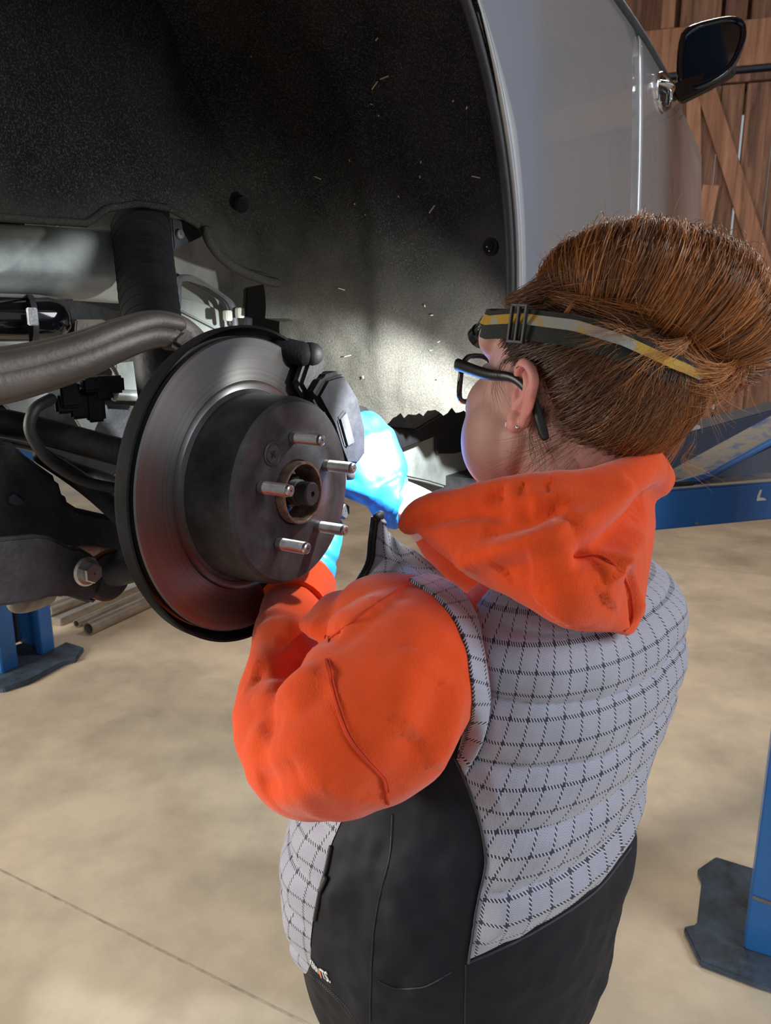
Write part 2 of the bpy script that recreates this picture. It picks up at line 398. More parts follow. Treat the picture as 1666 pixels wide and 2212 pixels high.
# saw-cut joints of the slab, bottom left of the picture
def joint(a, b, name='floor_joint'):
    a, b = V(a), V(b); t = (b-a).normalized(); n = Z.cross(t)
    return MB().prism([a-n*.003+Z*.0004, b-n*.003+Z*.0004, b+n*.003+Z*.0004, a+n*.003+Z*.0004], Z*.0006).obj(name, M['joint_dark'], floor)
pm('joint_dark', (.40, .34, .26), .9, scale=30)
ja, jb = onz(0, 1880), onz(560, 2160); jd = (jb-ja).normalized()
joint(ja-jd*1.5, jb+jd*3.0)
jc = onz(1500, 1225); joint(jc-V((.92, -.39, 0))*4, jc+V((.92, -.39, 0))*2.5)
# ---------------------------------------------------------------- barn wall of planks, slid past the car
WA = math.radians(17); wx = V((math.cos(WA), -math.sin(WA), 0)); wy = V((math.sin(WA), math.cos(WA), 0))
W0 = P(1540, 731, 6.4); W0 = V((W0.x, W0.y, 0))
def WP(s, d, z): return W0 + wx*s + wy*d + Z*z
def onwall(px, py, d=0.0):
    r = ray(px, py); lam = ((W0+wy*d)-CAM).dot(wy)/r.dot(wy); p = CAM+r*lam; q = p-W0; return q.dot(wx), p.z
wall = MB().box(WP(0, .165, 3.9), wx*6, wy*.02, Z*.6).obj('wall_front', M['barn_wood']); struct(wall)
rng = random.Random(5)
def plank(name, s0, s1, z0, z1, d, th, m, tilt=0.0, parent=wall):
    mb = MB(); mb.box(WP((s0+s1)/2, d, (z0+z1)/2), wx*(s1-s0)/2, wy*th/2, Z*(z1-z0)/2)
    if tilt:
        c = WP((s0+s1)/2, d, z0); q = Matrix.Rotation(tilt, 3, wy); mb.v = [c+q@(v-c) for v in mb.v]
    return mb.obj(name, m, parent, bevel=.004, seg=1)
header_top = onwall(1560, 60)[1]; header_bot = onwall(1600, 152)[1]
gap1 = onwall(1576, 520)[0]; gap0 = onwall(1541, 380)[0]
s = -3.2; k = 0
seams = sorted([gap1, gap0, onwall(1600, 350)[0], onwall(1655, 420)[0]])
edges = []
x = seams[0]
while x > -3.6: edges.append(x); x -= rng.uniform(.17, .24)
edges = edges[::-1] + seams[1:]
x = seams[-1]
while x < 4.6: x += rng.uniform(.17, .24); edges.append(x)
for a, b in zip(edges, edges[1:]):
    ga = .016 if abs(a-gap1) < 1e-6 else (.004 if abs(a-gap0) < 1e-6 else .0015)
    plank('plank', a+ga, b-.0015, .02, header_bot-.10, rng.uniform(-.008, .008), .026, M['barn_wood'], rng.uniform(-.001, .001))
plank('girt', -3.5, 4.5, header_bot, header_top, -.09, .05, M['barn_wood_light'])
plank('girt', -3.5, 4.5, header_bot-.10, header_bot-.045, -.05, .04, M['barn_wood'])
plank('slot_strip', -3.5, 4.5, header_bot-.035, header_bot-.005, -.08, .05, M['lift_dark'])  # dark strip painted in for the dark slot under the header
for q, (xx, wdt) in enumerate([(1444, .10), (1514, .30), (1590, .16), (1668, .3)]):
    s0 = onwall(xx, 20)[0]; plank('upper_board', s0-wdt/2, s0+wdt/2, header_top, header_top+1.5, -.03 if q != 0 else -.10, .05, M['barn_wood'] if q != 0 else M['barn_wood_light'])
def brace(pa, pb, wid, d, m, name='brace'):
    a = WP(onwall(*pa, d)[0], d, onwall(*pa, d)[1]); b = WP(onwall(*pb, d)[0], d, onwall(*pb, d)[1])
    t = (b-a).normalized(); n = t.cross(wy); c = (a+b)/2
    return MB().box(c, t*(b-a).length/2, n*wid/2, wy*.022).obj(name, m, wall, bevel=.004, seg=1)
brace((1516, 165), (1668, 640), .14, -.05, M['barn_wood_light'])
brace((1536, 400), (1420, 1010), .13, -.055, M['barn_wood_light'])
brace((1498, 190), (1502, 1000), .11, -.045, M['barn_wood_light'], 'stile')
# ceiling boards and rafters of the barn
ceil = struct(MB().box((0, 3.0, 4.5), V((6.5, 0, 0)), V((0, 6.2, 0)), Z*.03).obj('ceiling', M['barn_wood']))
for i in range(11):
    c = WP(-3+.75*i, -3, 4.38); MB().box(c, wx*.03, wy*3.6, Z*.09).obj('rafter', M['barn_wood_light'], ceil)
# outdoors, seen only through the gaps between planks
gr = struct(MB().box(WP(0, 4.2, -.13), wx*8, wy*3.9, Z*.03).obj('ground', M['grass']))
for qx, qz in ((gap1, 1.15),):
    sb = MB(); rg = random.Random(int(qx*100))
    for i in range(26): sb.ell(WP(qx+rg.uniform(-.5, .5), 1.5+rg.uniform(-.3, .3), rg.uniform(.15, qz*1.9)), wx*.22, wy*.20, Z*.2, 8, 6)
    me = voxel(sb, .07, 0); wobble(me, .12, 9, 1); me.transform(Matrix.Translation((0, 0, -.10-min(v.co.z for v in me.vertices))))
    tag(link('bush', me, M['leaf'], None, 170), 'green bush outdoors glimpsed through the gaps between the barn planks', 'bush')
# ---------------------------------------------------------------- vehicle lift: far column at the left
def fl_poly(pts): return [onz(*p) for p in pts]
lc = onz(40, 1450)
liftA = thing('lift_column', 'blue steel lift column on a dark base plate beyond the suspension', 'lift column', lc)
pts = fl_poly([(-90, 1500), (10, 1497), (62, 1480), (140, 1438), (165, 1432), (182, 1408), (144, 1396), (118, 1410), (60, 1395), (-90, 1440)])
MB().prism(pts, Z*.025).obj('base_plate', M['lift_blue_dirty'], liftA, bevel=.004)
def post(a, dirx, diry, sx, sy, z0, z1, mb):
    mb.box(V((a.x, a.y, (z0+z1)/2)), dirx*sx, diry*sy, Z*(z1-z0)/2)
a = onz(18, 1457); b = onz(100, 1417)
t = (b-a).normalized(); nn = Z.cross(t)
L = (b-a).length
for name, c0, wd_ in (('column_flange', a, .045), ('column_flange', b, .040)):
    mb = MB(); post(c0, t, nn, wd_, .02, .025, 2.6, mb); mb.box(V((c0.x, c0.y, 1.31))+nn*.10+t*(wd_-.006)*(-1 if c0 is a else 1), t*.006, nn*.10, Z*1.285); mb.obj(name, M['lift_blue'], liftA, bevel=.004)
mb = MB(); post(a+(b-a)/2+nn*.22, t, nn, L/2+.05, .008, .025, 2.6, mb); mb.obj('column_web', M['lift_dark'], liftA)
MB().tube([a+(b-a)*.45+nn*.10+Z*.05, a+(b-a)*.45+nn*.10+Z*2.5], .008).obj('lift_cable', M['grey_cast'], liftA)
MB().tube([a+(b-a)*.30+nn*.12+Z*.03, a+(b-a)*.30+nn*.12+Z*.40], .02).obj('cylinder_rod', M['zinc'], liftA)
for px, py in ((132, 1408), (30, 1478)):
    q = onz(px, py); MB().lathe(q+Z*.025, Z, [(0.001, 0), (.02, 0), (.02, .012), (.012, .014), (.012, .03), (.001, .03)], 6).obj('anchor_bolt', M['zinc'], liftA)
# ---------------------------------------------------------------- near column at the right, with its swing arm
rc = onz(1640, 2080)
liftB = thing('lift_column', 'blue steel lift column standing at the right edge behind the vest', 'lift column', rc)
pts = fl_poly([(1505, 1890), (1545, 1862), (1622, 1886), (1800, 1930), (1830, 2190), (1680, 2152), (1636, 2138), (1512, 2090), (1476, 2014), (1504, 2008), (1515, 1912)])
MB().prism(pts, Z*.02).obj('base_plate', M['lift_blue_dirty'], liftB, bevel=.004)
a = onz(1606, 2060); b2 = onz(1760, 2110); b3 = onz(1622, 1960)
t = (b2-a).normalized(); nn = V((-t.y, t.x, 0))
mb = MB()
mb.box(V((a.x, a.y, 0))+t*.15+Z*1.5, t*.15, nn*.006, Z*1.48)
mb.box(V((a.x, a.y, 0))+t*.006+nn*.03+Z*1.5, t*.006, nn*.035, Z*1.48)
mb.box(V((a.x, a.y, 0))+t*.294+nn*.12+Z*1.5, t*.006, nn*.12, Z*1.48)
mb.obj('column_channel', M['lift_blue'], liftB, bevel=.003)
q = V((a.x, a.y, .17)); MB().prism([q+t*.004-nn*.007, q+t*.14-nn*.007-Z*.012, q+t*.14-nn*.007-Z*.004, q+t*.004-nn*.007+Z*.008], -nn*.003).obj('paint_scrape', M['arm_metal'], liftB)
q = onz(1644, 2112); MB().lathe(q+Z*.02, Z, [(.001, 0), (.024, 0), (.024, .004), (.016, .005), (.016, .018), (.011, .02), (.011, .035), (.001, .036)], 6).obj('anchor_bolt', M['zinc'], liftB)
# swing arm: box beam under the car, top face dusty
A1, A2 = P(1300, 1080, 1.74), P(1720, 1042, 1.92)
up = (P(1430, 1060, 1.8)-P(1430, 1148, 1.8)).length
t = (A2-A1).normalized(); t.z = 0; t.normalize(); nn = V((-t.y, t.x, 0)); Lb = (A2-A1).length
mid = (A1+A2)/2; zt = P(1540, 1053, 1.83).z
c = V((mid.x, mid.y, zt-up/2))
liftC = thing('lift_arm', 'blue steel swing arm of the lift running under the car behind the orange hood', 'lift arm', c)
MB().box(c+nn*.07, t*(Lb/2+.35), nn*.07, Z*up/2).obj('arm_beam', M['lift_blue'], liftC, bevel=.005)
MB().box(c+nn*.07+Z*(up/2+.001), t*(Lb/2+.35), nn*.064, Z*.001).obj('dust_layer', M['dust'] if 'dust' in M else pm('dust', (.26, .23, .19), .9, scale=14, alt=(.05, .10, .25), thr=(.36, .5)), liftC)
# inclined gusset plate with a bright lip
g0, g1 = P(1478, 1044, 1.84), P(1720, 925, 2.02)
g2, g3 = P(1720, 868, 2.16), P(1440, 1020, 1.98)
MB().prism([g0, g1, g2, g3], V((0, 0, -.008))).obj('gusset_plate', M['lift_dark'] if 0 else M['dust'], liftC, bevel=.002)
MB().tube([g0+V((-.02, 0, -.004)), P(1530, 1028, 1.88), g1], .010, flat=.7).obj('gusset_lip', M['lift_blue'], liftC)
MB().prism([P(1530, 1032, 1.95), P(1720, 940, 2.06), P(1720, 1020, 2.06), P(1560, 1030, 1.95)], V((0, .02, 0))).obj('carriage_plate', M['lift_dark'], liftC)
for px, py in ((1437, 1032), (1416, 1008)):
    q = P(px, py+6, 1.86 if px > 1420 else 1.95); MB().lathe(q-Z*.02, Z, [(.001, 0), (.017, 0), (.017, .016), (.011, .017), (.011, .034), (.007, .038), (.001, .038)], 6).obj('arm_bolt', M['zinc'], liftC)
MB().box(P(1450, 1045, 1.86), t*.045, nn*.03, Z*.01).obj('bolt_block', M['black_cast'], liftC, bevel=.003)
# scratched marks on the beam
def onbeam(px, py):
    r = ray(px, py); return CAM+r*((mid-CAM).dot(nn)/r.dot(nn))-nn*.0008
MB().prism([onbeam(*p) for p in ((1641, 1058), (1646, 1058), (1641, 1074), (1652, 1076), (1655, 1080), (1645, 1081), (1634, 1082), (1636, 1070))], -nn*.0005).obj('paint_scrape', M['white_plastic'], liftC, smooth=0)
MB().prism([onbeam(*p) for p in ((1500, 1128), (1506, 1126), (1510, 1131), (1502, 1134))], -nn*.0005).obj('paint_scrape', M['plastic_bag'], liftC, smooth=0)
# second, far arm: dark
B1, B2 = P(1420, 990, 2.3), P(1720, 905, 2.6)
tb = (B2-B1).normalized(); nb = V((-tb.y, tb.x, 0)).normalized(); ub = tb.cross(nb)
liftD = thing('lift_arm', 'dark navy swing arm of the lift angled up behind the blue beam', 'lift arm', (B1+B2)/2)
MB().box((B1+B2)/2+nb*.05, tb*((B2-B1).length/2+.15), nb*.05, ub*.055).obj('arm_beam', M['lift_dark'], liftD, bevel=.005)
MB().box((B1+B2)/2+nb*.05+ub*.06-tb*.30, tb*.16, nb*.045, ub*.006).obj('steel_shim', M['zinc'], liftD, bevel=.002)
# threaded lift pad under the sill, by the chin
pd = P(987, 1068, 1.45)
MB().lathe(pd-Z*.06, Z, sum([[(.017, .003*i), (.019, .003*i+.0015)] for i in range(34)], [(.001, 0)])+[(.001, .105)], 20).obj('pad_screw', M['zinc'], liftC)
# ---------------------------------------------------------------- steel stock lying on the floor by the far column
def pipe(p0, p1, r, name, label, hollow=True, m='steel_pipe'):
    a, b = onz(*p0), onz(*p1); a.z = b.z = r+.001
    t = (b-a).normalized(); o = thing_mesh = None
    prof = [(r, 0), (r, (b-a).length), (r*.82, (b-a).length), (r*.82, 0)]
    ob = MB().lathe(a, t, prof, 20).obj(name, M[m]); ob['label'] = label; ob['category'] = 'pipe'; return ob
pipe((192, 1372), (330, 1308), .035, 'steel_pipe', 'thickest steel pipe at the front of the pipes on the floor')
pipe((166, 1356), (360, 1268), .022, 'steel_pipe', 'thin steel pipe lying just behind the thickest one')
a, b = onz(124, 1352), onz(330, 1262); t = (b-a).normalized(); nn = V((-t.y, t.x, 0))
tag(MB().box((a+b)/2+Z*.022, t*(b-a).length/2, nn*.028, Z*.021).obj('steel_bar', M['steel_pipe'], bevel=.004), 'square steel bar with a rusty end behind the two pipes', 'steel bar')
a, b = onz(104, 1334), onz(150, 1316); a.z = b.z = .04
tag(MB().lathe(a, (b-a).normalized(), [(.036, 0), (.036, .3), (.028, .3), (.028, 0)], 20).obj('steel_pipe', M['steel_pipe']), 'short steel pipe stub half hidden beside the blue column', 'pipe')
bag = MB(); 
for i in range(9):
    q = onz(124+rng.uniform(0, 44), 1292+rng.uniform(-12, 6)); bag.ell(q+Z*rng.uniform(.02, .08), V((.06, 0, 0)), V((.02, .05, 0)), Z*.030)
me = voxel(bag, .012, 1); wobble(me, .03, 22, 3)
lo = min(v.co.z for v in me.vertices)
for v in me.vertices: v.co.z -= lo
tag(link('plastic_bag', me, M['plastic_bag'], None, 20), 'crumpled clear plastic bag on the floor beside the blue column', 'bag')
# tin standing on the floor beyond the beam
q = onz(1662, 1150)
tin = thing('paint_tin', 'small tin with a green foot on the floor under the blue beam', 'tin', q)
MB().lathe(q, Z, [(.001, 0), (.085, 0), (.085, .05), (.001, .05)], 28).obj('tin_foot', pm('tin_green', (.05, .09, .06), .6), tin)
MB().lathe(q+Z*.05, Z, [(.078, 0), (.078, .2), (.07, .21), (.001, .21), (.001, 0)], 28).obj('tin_body', M['white_plastic'], tin)
# ================================================================ the car
car = thing('car', 'silver two-door car raised on the lift with its rear wheel taken off', 'car', (O0.x, O0.y, 1.2))
LA, LB, LZ = .345, .43, 1.53            # wheel opening: half length, height, centre height
WL = .40                                # depth of the wheel house
def wout(t, z): return .045*max(0, t-.4)+.055*max(0, t-.95)**1.4 + .10*max(0, z-1.55)**2 + .12*max(0, 1.5-z)**1.5
def lip(ph, k=1.0): return (LA if math.cos(ph) > 0 else .56)*k*math.cos(ph), LZ+LB*k*math.sin(ph)
ZB = 2.04
def body(t, z, off=0.0): return C(t, wout(t, z)-off, z)
# quarter panel around the opening
TF, TR, ZT, ZS = .925, -.95, ZB, 1.20
def outer(ph):
    c, s = math.cos(ph), math.sin(ph)
    k = 9
    if c > 0: k = min(k, TF/c)
    if c < 0: k = min(k, TR/c)
    if s > 0: k = min(k, (ZT-LZ)/s)
    if s < 0: k = min(k, (ZS-LZ)/s)
    return k*c, LZ+k*s
def qp(u, v):
    ph = math.radians(-62+300*u*.997) if 0 else math.radians(-38+256*u)
    a = lip(max(ph, math.radians(-38))); b = outer(ph); v2 = v**1.15
    t, z = a[0]+(b[0]-a[0])*v2, a[1]+(b[1]-a[1])*v2
    return body(t, z)
mb = MB(); mb.grid(qp, 128, 14)
quarter = solid(mb.obj('quarter_panel', M['paint_silver'], car, smooth=60), .002, -1)
# rolled edge and black seal of the opening
phs = [math.radians(-38+256*i/90) for i in range(91)]
MB().tube([body(*lip(p, .996), 0.001) for p in phs], .0045, 8).obj('arch_edge', M['paint_silver'], car, smooth=60)
MB().tube([body(*lip(p, .972), -.006) for p in phs], .0062, 8).obj('arch_seal', M['black_rubber'], car, smooth=60)
# door, with its gap, handle, glass and mirror
DT0, DT1 = TF+.006, 1.98
mb = MB(); mb.grid(lambda u, v: body(DT0+(DT1-DT0)*u, ZS+.03+(ZB-ZS-.03)*v, .0004), 30, 20)
door = mb.obj('door_panel', M['paint_silver'], car, smooth=60); solid(door, .004, -1)
MB().tube([body(TF+.003, ZS+.03+(ZB-ZS-.03)*i/20, -.006) for i in range(21)], .004, 6).obj('door_gap', M['black_rubber'], car, smooth=60)
MB().tube([body(DT0+.0005, ZS+.04+(ZB-ZS-.05)*i/20, .0015) for i in range(21)], .0008, 6).obj('door_glint', M['zinc'], car, smooth=60)  # thin metal bead drawn for the highlight line along the door gap
def glass(u, v):
    t = .30+(1.36-.30)*u; z = ZB+.015+.36*v; return C(t, wout(t, ZB)+.012+.20*v+.02*math.sin(v*3.1), z)
mb = MB(); mb.grid(glass, 16, 8); solid(mb.obj('side_window', M['window_glass'], car, smooth=60), .005)
MB().tube([body(TR+.3+(1.36-TR-.3)*i/30, ZB+.004, -.002) for i in range(31)], .012, 8, flat=.6).obj('window_trim', M['black_rubber'], car, smooth=60)
# roof, pillars, lower body: closes the car off against the light
MB().prism([C(-.9, .25, 2.42), C(1.3, .25, 2.44), C(1.5, 1.5, 2.44), C(-.9, 1.5, 2.42)], Z*.05).obj('roof', M['paint_silver'], car, bevel=.02)
mb = MB(); mb.prism([C(.62, .05, ZS), C(1.97, .20, ZS), C(1.97, 1.72, ZS), C(.62, 1.75, ZS)], Z*.05); mb.obj('floor_pan', M['black_cast'], car)
MB().prism([C(-.9, .42, 1.98), C(.36, .42, 1.98), C(.36, 1.4, 1.98), C(-.9, 1.4, 1.98)], Z*.02).obj('trunk_floor', M['black_cast'], car)
MB().prism([C(1.2, .08, ZS), C(1.2, 1.70, ZS), C(1.2, 1.70, 2.0), C(1.2, .12, 2.0)], D*.02).obj('bulkhead', M['black_cast'], car)
MB().prism([C(1.95, .34, ZS), C(1.95, 1.6, ZS), C(1.95, 1.6, 1.9), C(1.95, .34, 1.9)], D*.02).obj('front_body', M['paint_silver'], car, bevel=.01)
MB().prism([C(-.9, 1.76, ZS), C(1.97, 1.76, ZS), C(1.97, 1.70, 2.03), C(-.9, 1.70, 2.03)], -N*.01).obj('far_side_panel', M['paint_silver'], car)
# mirror
mpts = [(1476, 76), (1502, 58), (1545, 46), (1580, 41), (1600, 47), (1608, 62), (1606, 88), (1592, 125), (1574, 152), (1548, 172), (1510, 188), (1486, 192), (1470, 182), (1467, 140)]
mc = [P(px, py, 1.72+.02*(px-1540)/70) for px, py in mpts]
cen = sum(mc, V())/len(mc); fw = ray(1540, 120).normalized(); fw = (fw*.35+D*.65).normalized()
mb = MB(); n = len(mc); rings = []
for sc, dz in ((.90, .0), (1.0, -.004), (1.03, .012), (.97, .05), (.80, .085), (.45, .105), (.05, .11)):
    rings.append([cen+(p-cen)*sc+fw*dz for p in mc])
vs = [p for r in rings for p in r]; fs = [tuple(range(n))]
for i in range(len(rings)-1):
    for k in range(n): fs.append((i*n+k, i*n+(k+1) % n, (i+1)*n+(k+1) % n, (i+1)*n+k))
fs.append(tuple(range((len(rings)-1)*n, len(rings)*n))[::-1])
mb.add(vs, fs); mirror = mb.obj('side_mirror', M['mirror_back'], car, smooth=50)
gm = MB(); gm.prism([cen+(p-cen)*.88-fw*.003 for p in mc], fw*.004); gm.obj('mirror_glass', M['mirror_glass'], mirror, bevel=.001)
fr = MB(); fr.tube([cen+(p-cen)*.97-fw*.003 for p in mc+[mc[0], mc[1]]], .0075, 8, fine=3); fr.obj('mirror_frame', M['black_gloss'], mirror, smooth=60)
st = MB(); st.prism([P(1449, 180, 1.66), P(1475, 172, 1.70), P(1588, 130, 1.76), P(1584, 158, 1.76), P(1525, 192, 1.72), P(1466, 221, 1.66)], fw*.05); st.obj('mirror_arm', M['black_plastic'], mirror, bevel=.004)
# handle: chrome bezel round a cup
def onbody(px, py, off=0.0):
    w = 0.0
    for _ in range(12):
        p = onw(px, py, w); q = p-O0; w = wout(D.dot(q), p.z)-off
    return p
hc = onbody(1429, 200, .003); ht = D
hr = [(math.cos(a), math.sin(a)) for a in [2*math.pi*i/28 for i in range(29)]]
handle = MB().tube([hc+D*.056*c+Z*.031*s+N*.004 for c, s in hr], .005, 8, cap=None).obj('door_handle', M['chrome'], car, smooth=60)
MB().ell(hc-N*.004, D*.055, Z*.030, N*.010).obj('handle_cup', M['black_gloss'], handle, smooth=60)
MB().tube([hc+D*.055+Z*.012+N*.003, hc+N*.016+Z*.010, hc-D*.050+Z*.006+N*.004], [.005, .007, .005], 10, fine=5, flat=1.5).obj('handle_pull', M['chrome'], handle, smooth=60)
# ---------------------------------------------------------------- wheel-house liner
zl = [(-.40, 1.60), (-.115, 1.625), (-.06, 1.628), (.0, 1.632), (.028, 1.652), (.078, 1.665), (.125, 1.665), (.175, 1.650), (.19, 1.632), (.21, 1.618), (.265, 1.596), (.345, 1.588)]
rng = random.Random(11)
def rag(w): return 1.390+.010*math.sin(w*21)+.016*noise.noise(V((w*26, 3, 0)))+.010*noise.noise(V((w*90, 7, 0)))
def barrel(u, v):
    w = WL*v
    if u < .22:                      # straight front wall going down to a ragged hem
        k = u/.22; zb = rag(w) if w < .405 else 1.4; z = zb+(LZ-zb)*k; t = LA*.985+.012*(1-k)**2
    else:
        ph = math.radians(205*(u-.22)/.78); e = .985-.10*max(0, (v-.82)/.18)**2; t, z = LA*e*math.cos(ph)*(1 if math.cos(ph) > 0 else 1.62), LZ+LB*e*math.sin(ph)
    t -= .012*math.exp(-((v-.50)/.07)**2)*min(1, u*5); 
    q = C(t, w+.004, z); nz = noise.fractal(q*14, 1, 2, 3)
    return q + (D if u < .35 else Z)*nz*.005
mb = MB(); mb.grid(barrel, 150, 60)
def inner(u, v):
    t = -.55+.895*u; zt = LZ+LB*.90*math.sqrt(max(0, 1-(t/(.345 if t > 0 else .56))**2)); z0 = lin(zl, t); zt = max(zt, z0+.002); z = z0+(zt-z0)*v
    q = C(t, WL+.004, z); k = math.exp(-((t-.10)/.05)**2)*.03*max(0, 1-abs(z-1.86)/.3)     # shallow bulge over the strut
    return C(t, WL+.004-k-.010*noise.fractal(q*9, 1, 2, 3), z)
mb.grid(inner, 110, 70)
liner = mb.obj('wheel_house_liner', M['liner_felt'], car, smooth=70)
# rolled seam along the liner's cut-out
edge = [C(t, WL-.002, lin(zl, t)) for t in [(-.36+.70*i/90) for i in range(91)]]
MB().tube(edge, .0045, 8).obj('liner_hem', M['liner_felt'], liner, smooth=60)
edge = [onw(px, py, .388) for px, py in ((446, 498), (452, 520), (478, 556), (520, 585), (575, 606), (606, 612))]
MB().tube(edge, .007, 8, fine=4).obj('liner_fold', M['liner_felt'], liner, smooth=60)
for px, py, w in ((523, 440, .392), (1070, 534, .02)):
    p = onw(px, py, w) if px < 600 else C(LA*.97, .035, onw(px, py, .035).z)
    ax = N if px < 600 else -D
    MB().lathe(p, ax, [(.001, .004), (.004, .004), (.005, .002), (.010, .004), (.012, 0), (.012, -.004), (.001, -.004)], 18, ref=Z).obj('liner_clip', M['shield_black'], liner, smooth=40)
# straw and grit stuck on the liner
straw = MB(); rr = random.Random(3)
for i in range(34):
    w = rr.uniform(.03, .38); z = rr.uniform(1.43, 1.86); 
    t = LA*.965*math.sqrt(max(.05, 1-((z-LZ)/LB)**2)) if z > LZ else LA*.975
    c = C(t, w, z); a = rr.uniform(0, 6.28); l = rr.choice([.0008, .001, .0015, .002, .006]); dv = -N*math.cos(a)+Z*math.sin(a)
    straw.box(c, dv*l, dv.cross(D)*.0006, D*.0006)
o = straw.obj('straw_bits', pm('straw', (.42, .32, .18), .8), liner, smooth=0); o['kind'] = 'stuff'
# ---------------------------------------------------------------- painted body behind the suspension
def panel(name, pts, w, m, th=.006, par=None, bev=.002, depth=None):
    q = [onw(px, py, w) for px, py in pts]
    return MB().prism(q, -N*th).obj(name, M[m], par or car, bevel=bev, smooth=30)
# frame rail: a rounded box bent across the left of the picture
def rail(u, v):
    x = -60+330*u
    prof = [(492, .50), (500, .47), (540, .455), (590, .45), (612, .455), (634, .462), (646, .474), (650, .50)]
    py, w = catm([V((a, b, 0)) for a, b in prof], v)[:2]
    py += 12*max(0, (u-.45))+(-10*(1-u)); return onw(x, py, w+.02*max(0, u-.93)/.07)
mb = MB(); mb.grid(rail, 24, 28); solid(mb.obj('frame_rail', M['paint_inner'], car, smooth=60), .004)
panel('rail_flange', [(-60, 632), (80, 636), (120, 642), (160, 646), (160, 650), (100, 648), (60, 643), (-60, 640)], .455, 'arm_metal', .004)
panel('body_panel', [(-60, 440), (60, 445), (50, 520), (52, 540), (60, 536), (-60, 520)], .50, 'black_cast')
panel('body_panel', [(50, 440), (600, 440), (640, 640), (612, 700), (600, 760), (380, 760), (385, 700), (270, 660), (272, 560), (52, 536)], .56, 'paint_inner', .01)
panel('body_panel', [(112, 540), (118, 500), (150, 462), (330, 440), (380, 470), (260, 500), (262, 556)], .53, 'paint_inner', .01)
panel('reinforcement', [(384, 640), (430, 650), (520, 690), (480, 716), (470, 712), (384, 668)], .545, 'paint_inner', .004)
panel('reinforcement', [(384, 686), (402, 690), (424, 700), (412, 716), (384, 720)], .53, 'black_cast', .004)
panel('strut_bracket', [(370, 470), (430, 480), (446, 498), (436, 512), (376, 540)], .43, 'dark_steel', .006)
MB().lathe(onw(388, 506, .428), N, [(.001, .003), (.006, .003), (.006, 0), (.001, 0)], 12).obj('strut_rivet', M['zinc'], car)
panel('rear_slot_dark', [(534, 622), (609, 606), (612, 725), (530, 722)], .50, 'black_rubber', .01)  # black slab standing in for the darkness inside the slot
panel('lower_body', [(-80, 640), (170, 650), (330, 690), (330, 790), (-80, 800)], .62, 'black_cast', .01)
panel('lower_body', [(60, 664), (110, 670), (160, 740), (175, 780), (40, 790), (-60, 720), (50, 700)], .55, 'paint_inner', .006)
panel('lower_body', [(165, 690), (225, 690), (260, 720), (240, 760), (160, 750)], .60, 'arm_metal', .006)
panel('cross_member', [(250, 785), (345, 775), (345, 842), (250, 850)], .50, 'paint_inner', .01)
MB().tube([onw(240, 852, .49), onw(360, 858, .47)], .008, 10).obj('body_seam', M['paint_inner'], car, smooth=60)
panel('support_plate', [(-60, 800), (70, 835), (120, 856), (60, 925), (50, 918), (0, 866), (-60, 840)], .55, 'paint_inner', .006)
panel('support_plate', [(152, 888), (232, 872), (236, 890), (214, 912), (200, 944), (186, 944)], .50, 'paint_inner', .005)
# a dark can under the rail, with a bright clamp
a, b = onw(-60, 686, .49), onw(104, 690, .46)
muf = MB().tube([a, b], .027, 24, cap='round').obj('exhaust_can', M['black_gloss'], car, smooth=60)
MB().lathe(onw(62, 690, .455), (b-a).normalized(), [(.0275, 0), (.029, 0), (.029, .006), (.0275, .006)], 24).obj('can_clamp', M['grey_cast'], muf)
MB().box(onw(70, 684, .425), (b-a).normalized()*.005, Z*.010, N*.003).obj('can_badge', M['zinc'], muf, bevel=.001)
# big dark gap filler: subframe and differential
def rod(name, pts, r, m, w=None, seg=14, fine=5, flat=1.0, par=None):
    q = [onw(*p) for p in pts]; return MB().tube(q, r, seg, fine=fine, flat=flat).obj(name, M[m], par or car, smooth=60)
sub = panel('subframe', [(-80, 950), (20, 948), (60, 985), (130, 1035), (142, 1080), (170, 1098), (276, 1122), (290, 1180), (282, 1250), (60, 1190), (-80, 1180)], .34, 'black_cast', .09, bev=.006)
panel('subframe_hole', [(16, 1072), (30, 1062), (50, 1076), (58, 1090), (36, 1096), (16, 1090)], .338, 'lift_blue_dirty', .004, sub)
panel('diff_housing', [(-80, 850), (60, 850), (140, 870), (350, 880), (350, 1000), (270, 1010), (240, 1040), (100, 980), (-80, 940)], .56, 'black_cast', .05, bev=.006)
rod('drive_shaft', [(-60, 905, .42), (60, 925, .40), (290, 985, .30)], .0165, 'black_cast', flat=1)
rod('toe_link', [(90, 985, .38), (160, 1030, .36), (220, 1075, .32), (290, 1140, .26)], [.010, .011, .012, .012], 'dark_steel')
rod('lateral_link', [(140, 1010, .42), (200, 1030, .40), (300, 1068, .33)], .011, 'black_cast')
rod('brake_hose', [(110, 862, .30), (76, 884, .29), (64, 925, .29), (84, 968, .29), (120, 1005, .29), (190, 1042, .28), (300, 1062, .25)], .0058, 'black_rubber', fine=8)
